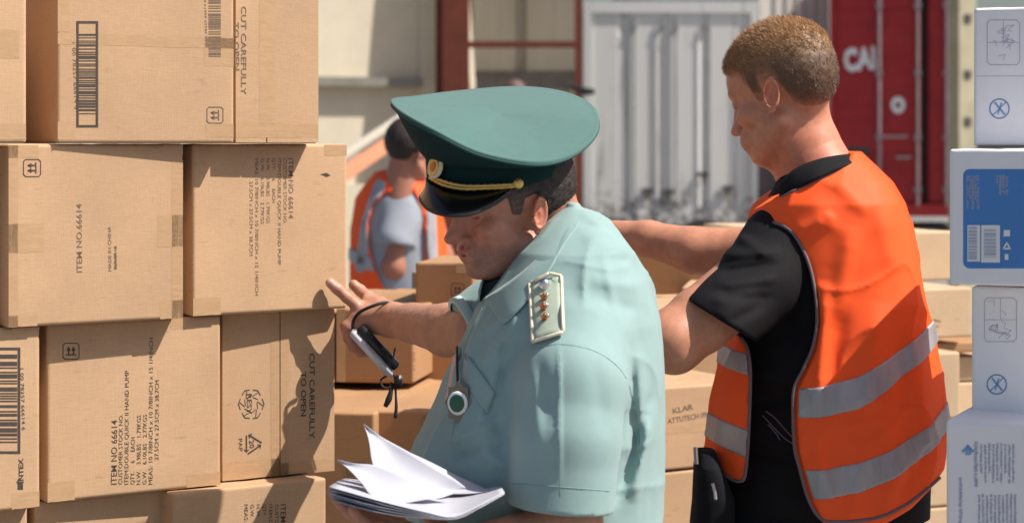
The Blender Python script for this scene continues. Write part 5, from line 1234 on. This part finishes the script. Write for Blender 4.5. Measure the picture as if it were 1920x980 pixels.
# ------------------------------------------------------------------ dark haired worker further back
TY = 8.0
tk = empty('person', (P(750, 0, TY)[0], TY, 0), 0, 'dark haired man in grey blue shirt and orange vest standing behind the cartons', 'person')
TF = frame_of((math.cos(R(42)), math.sin(R(42))), R(12)); TC = P(771, 279, TY).astype(np.float32)
def tq(p): return (p - TC) @ TF
sh = P(755, 400, TY - .05); el = P(738, 500, TY - .06); wr = P(790, 560, TY + .1); sh2 = P(800, 380, TY + .3); el2 = P(830, 480, TY + .35); wr2 = P(850, 560, TY + .3)
hh1 = hand_prims(wr, (.5, .3, -.3), (0, -.5, .8), (.2, .7, .3)); hh2 = hand_prims(wr2, (.5, -.3, -.3), (0, -.5, .8), (.2, .7, .3))
def f_t(p):
    d = smin(head_sdf(tq(p)), cap(p, TC + A3(-.03, .0, -.06), TC + A3(-.045, 0, -.19), .058, .07), .025)
    d = np.minimum(d, smin(smin(cap(p, sh, el, .026, .042), cap(p, el, wr, .045, .03), .02), prim_sdf(p, hh1), .01)); d = np.minimum(d, smin(smin(cap(p, sh2, el2, .05, .042), cap(p, el2, wr2, .042, .03), .02), prim_sdf(p, hh2), .01))
    return smin(d, ell(p, P(745, 460, TY + .1), (.13, .15, .28)), .02)
v, f = sdf_mesh(f_t, P(640, 660, TY) - (.05, .4, 0), P(900, 200, TY) + (.1, .6, .05), .006)
cc_ = np.tile(np.array((.40, .17, .11)), (len(v), 1)); mesh_obj('body', v, f, M['skin'], tk, attrs={'col': cc_})
def f_th(p): q = tq(p); return head_sdf(q) - (-.004 + .012 * sst(hair_mask(q, -.018), -.005, .008)) - .0016 * vnoise(p, (110, 110, 110))
v, f = sdf_mesh(f_th, TC - .16, TC + .18, .005); q = tq(v.astype(np.float32)); kp = hair_mask(q, -.018) > -.008; f = f[kp[f].all(1)]
mesh_obj('hair', v, f, M['brownhair'], tk, attrs={'col': np.tile(np.array((.022, .013, .011)), (len(v), 1))})
tt = col_tab([(315, 715, 790, .09), (335, 690, 805, .15), (370, 672, 820, .19), (430, 662, 830, .20), (520, 660, 838, .20), (620, 662, 838, .19)], TY + .12)
def f_tshirt(p):
    d = column(p, tt, 2.3) + .008; s = chain(p, [P(756, 398, TY + .0), P(740, 450, TY - .06)], [.088, .078]); s = smax(s, -(plane(p, P(742, 456, TY - .06), (0.15, 0, 1))), .004)
    return smin(d, s - .004 * vnoise(p, (14, 14, 14)), .02)
v, f = sdf_mesh(f_tshirt, P(640, 640, TY) - (.05, .35, 0), P(870, 300, TY) + (.1, .55, 0), .009); mesh_obj('shirt', v, f, M['bluetee'], tk)
TR1 = [XZ(a_, b_, TY - .05) for a_, b_ in [(720, 318), (700, 322), (670, 360), (640, 400), (640, 640), (745, 640), (722, 545), (702, 500), (692, 455), (690, 420), (700, 385), (720, 362), (752, 355), (775, 356), (782, 372), (792, 400), (797, 440), (797, 500), (800, 640), (870, 640), (870, 400), (820, 340), (790, 325)]]
def f_tv(p): return smax(column(p, tt, 2.3) - .008 - .004 * vnoise(p, (8, 8, 6)), poly2(p, TR1), .004)
v, f = sdf_mesh(f_tv, P(640, 640, TY) - (.05, .35, 0), P(880, 300, TY) + (.1, .55, 0), .009); tvest = mesh_obj('safety_vest', v, f, M['vest'], tk)
for A_, B_, hw_ in (((712, 348), (688, 420), .024), ((688, 420), (676, 500), .024), ((655, 480), (712, 500), .026), ((805, 360), (812, 500), .02)):
    a_, b_ = np.array(XZ(*A_, TY - .05)), np.array(XZ(*B_, TY - .05))
    def f_ts(p, a_=a_, b_=b_, hw_=hw_):
        e = (b_ - a_).astype(np.float32); q = p[:, [0, 2]] - a_.astype(np.float32); t = np.clip(q @ e / (e @ e), 0, 1); r = np.linalg.norm(q - t[:, None] * e, axis=1) - hw_
        return np.maximum(np.maximum(np.maximum(column(p, tt, 2.3) - .014, r), poly2(p, TR1) + .004), p[:, 1] - TY - .15)
    v, f = sdf_mesh(f_ts, P(640, 560, TY) - (.05, .35, 0), P(860, 310, TY) + (.1, .3, 0), .009)
    mesh_obj('reflective_stripe', v, f, M['reflect'], tvest)
legs(tk, P(750, 0, TY)[0], TY + .12, 1.0, M['trousers'], .9, .18, .16)

# distant person whose crown of hair shows over the cap
DY = 15.0
dk = sheet('loading_dock', -1.0, 1.4, 14.2, 17.5, .40, M['asphalt'])
dp = empty('person', (P(966, 0, DY)[0], DY, .40), 0, 'brown haired top of a head just above the green cap, far away', 'person')
DC = P(966, 182, DY).astype(np.float32); DF = frame_of((.2, 1), R(10))
def f_d(p): return smin(smin(head_sdf((p - DC) @ DF), cap(p, DC + A3(0, 0, -.08), DC + A3(0, 0, -.2), .055, .06), .02), ell(p, DC + A3(0, 0, -.55), (.21, .13, .38)), .04)
v, f = sdf_mesh(f_d, DC - (.3, .25, 1.0), DC + .2, .012); mesh_obj('body', v, f, M['skin'], dp, attrs={'col': np.tile(np.array((.35, .16, .11)), (len(v), 1))})
def f_dh(p): q = (p - DC) @ DF; return head_sdf(q) - (-.004 + .012 * sst(hair_mask(q), -.005, .008))
v, f = sdf_mesh(f_dh, DC - .16, DC + .2, .008); mesh_obj('hair', v, f, M['brownhair'], dp, attrs={'col': np.tile(np.array((.11, .06, .045)), (len(v), 1))})
legs(dp, P(966, 0, DY)[0], DY, 1.3, M['trousers'], 0, .17, .14)
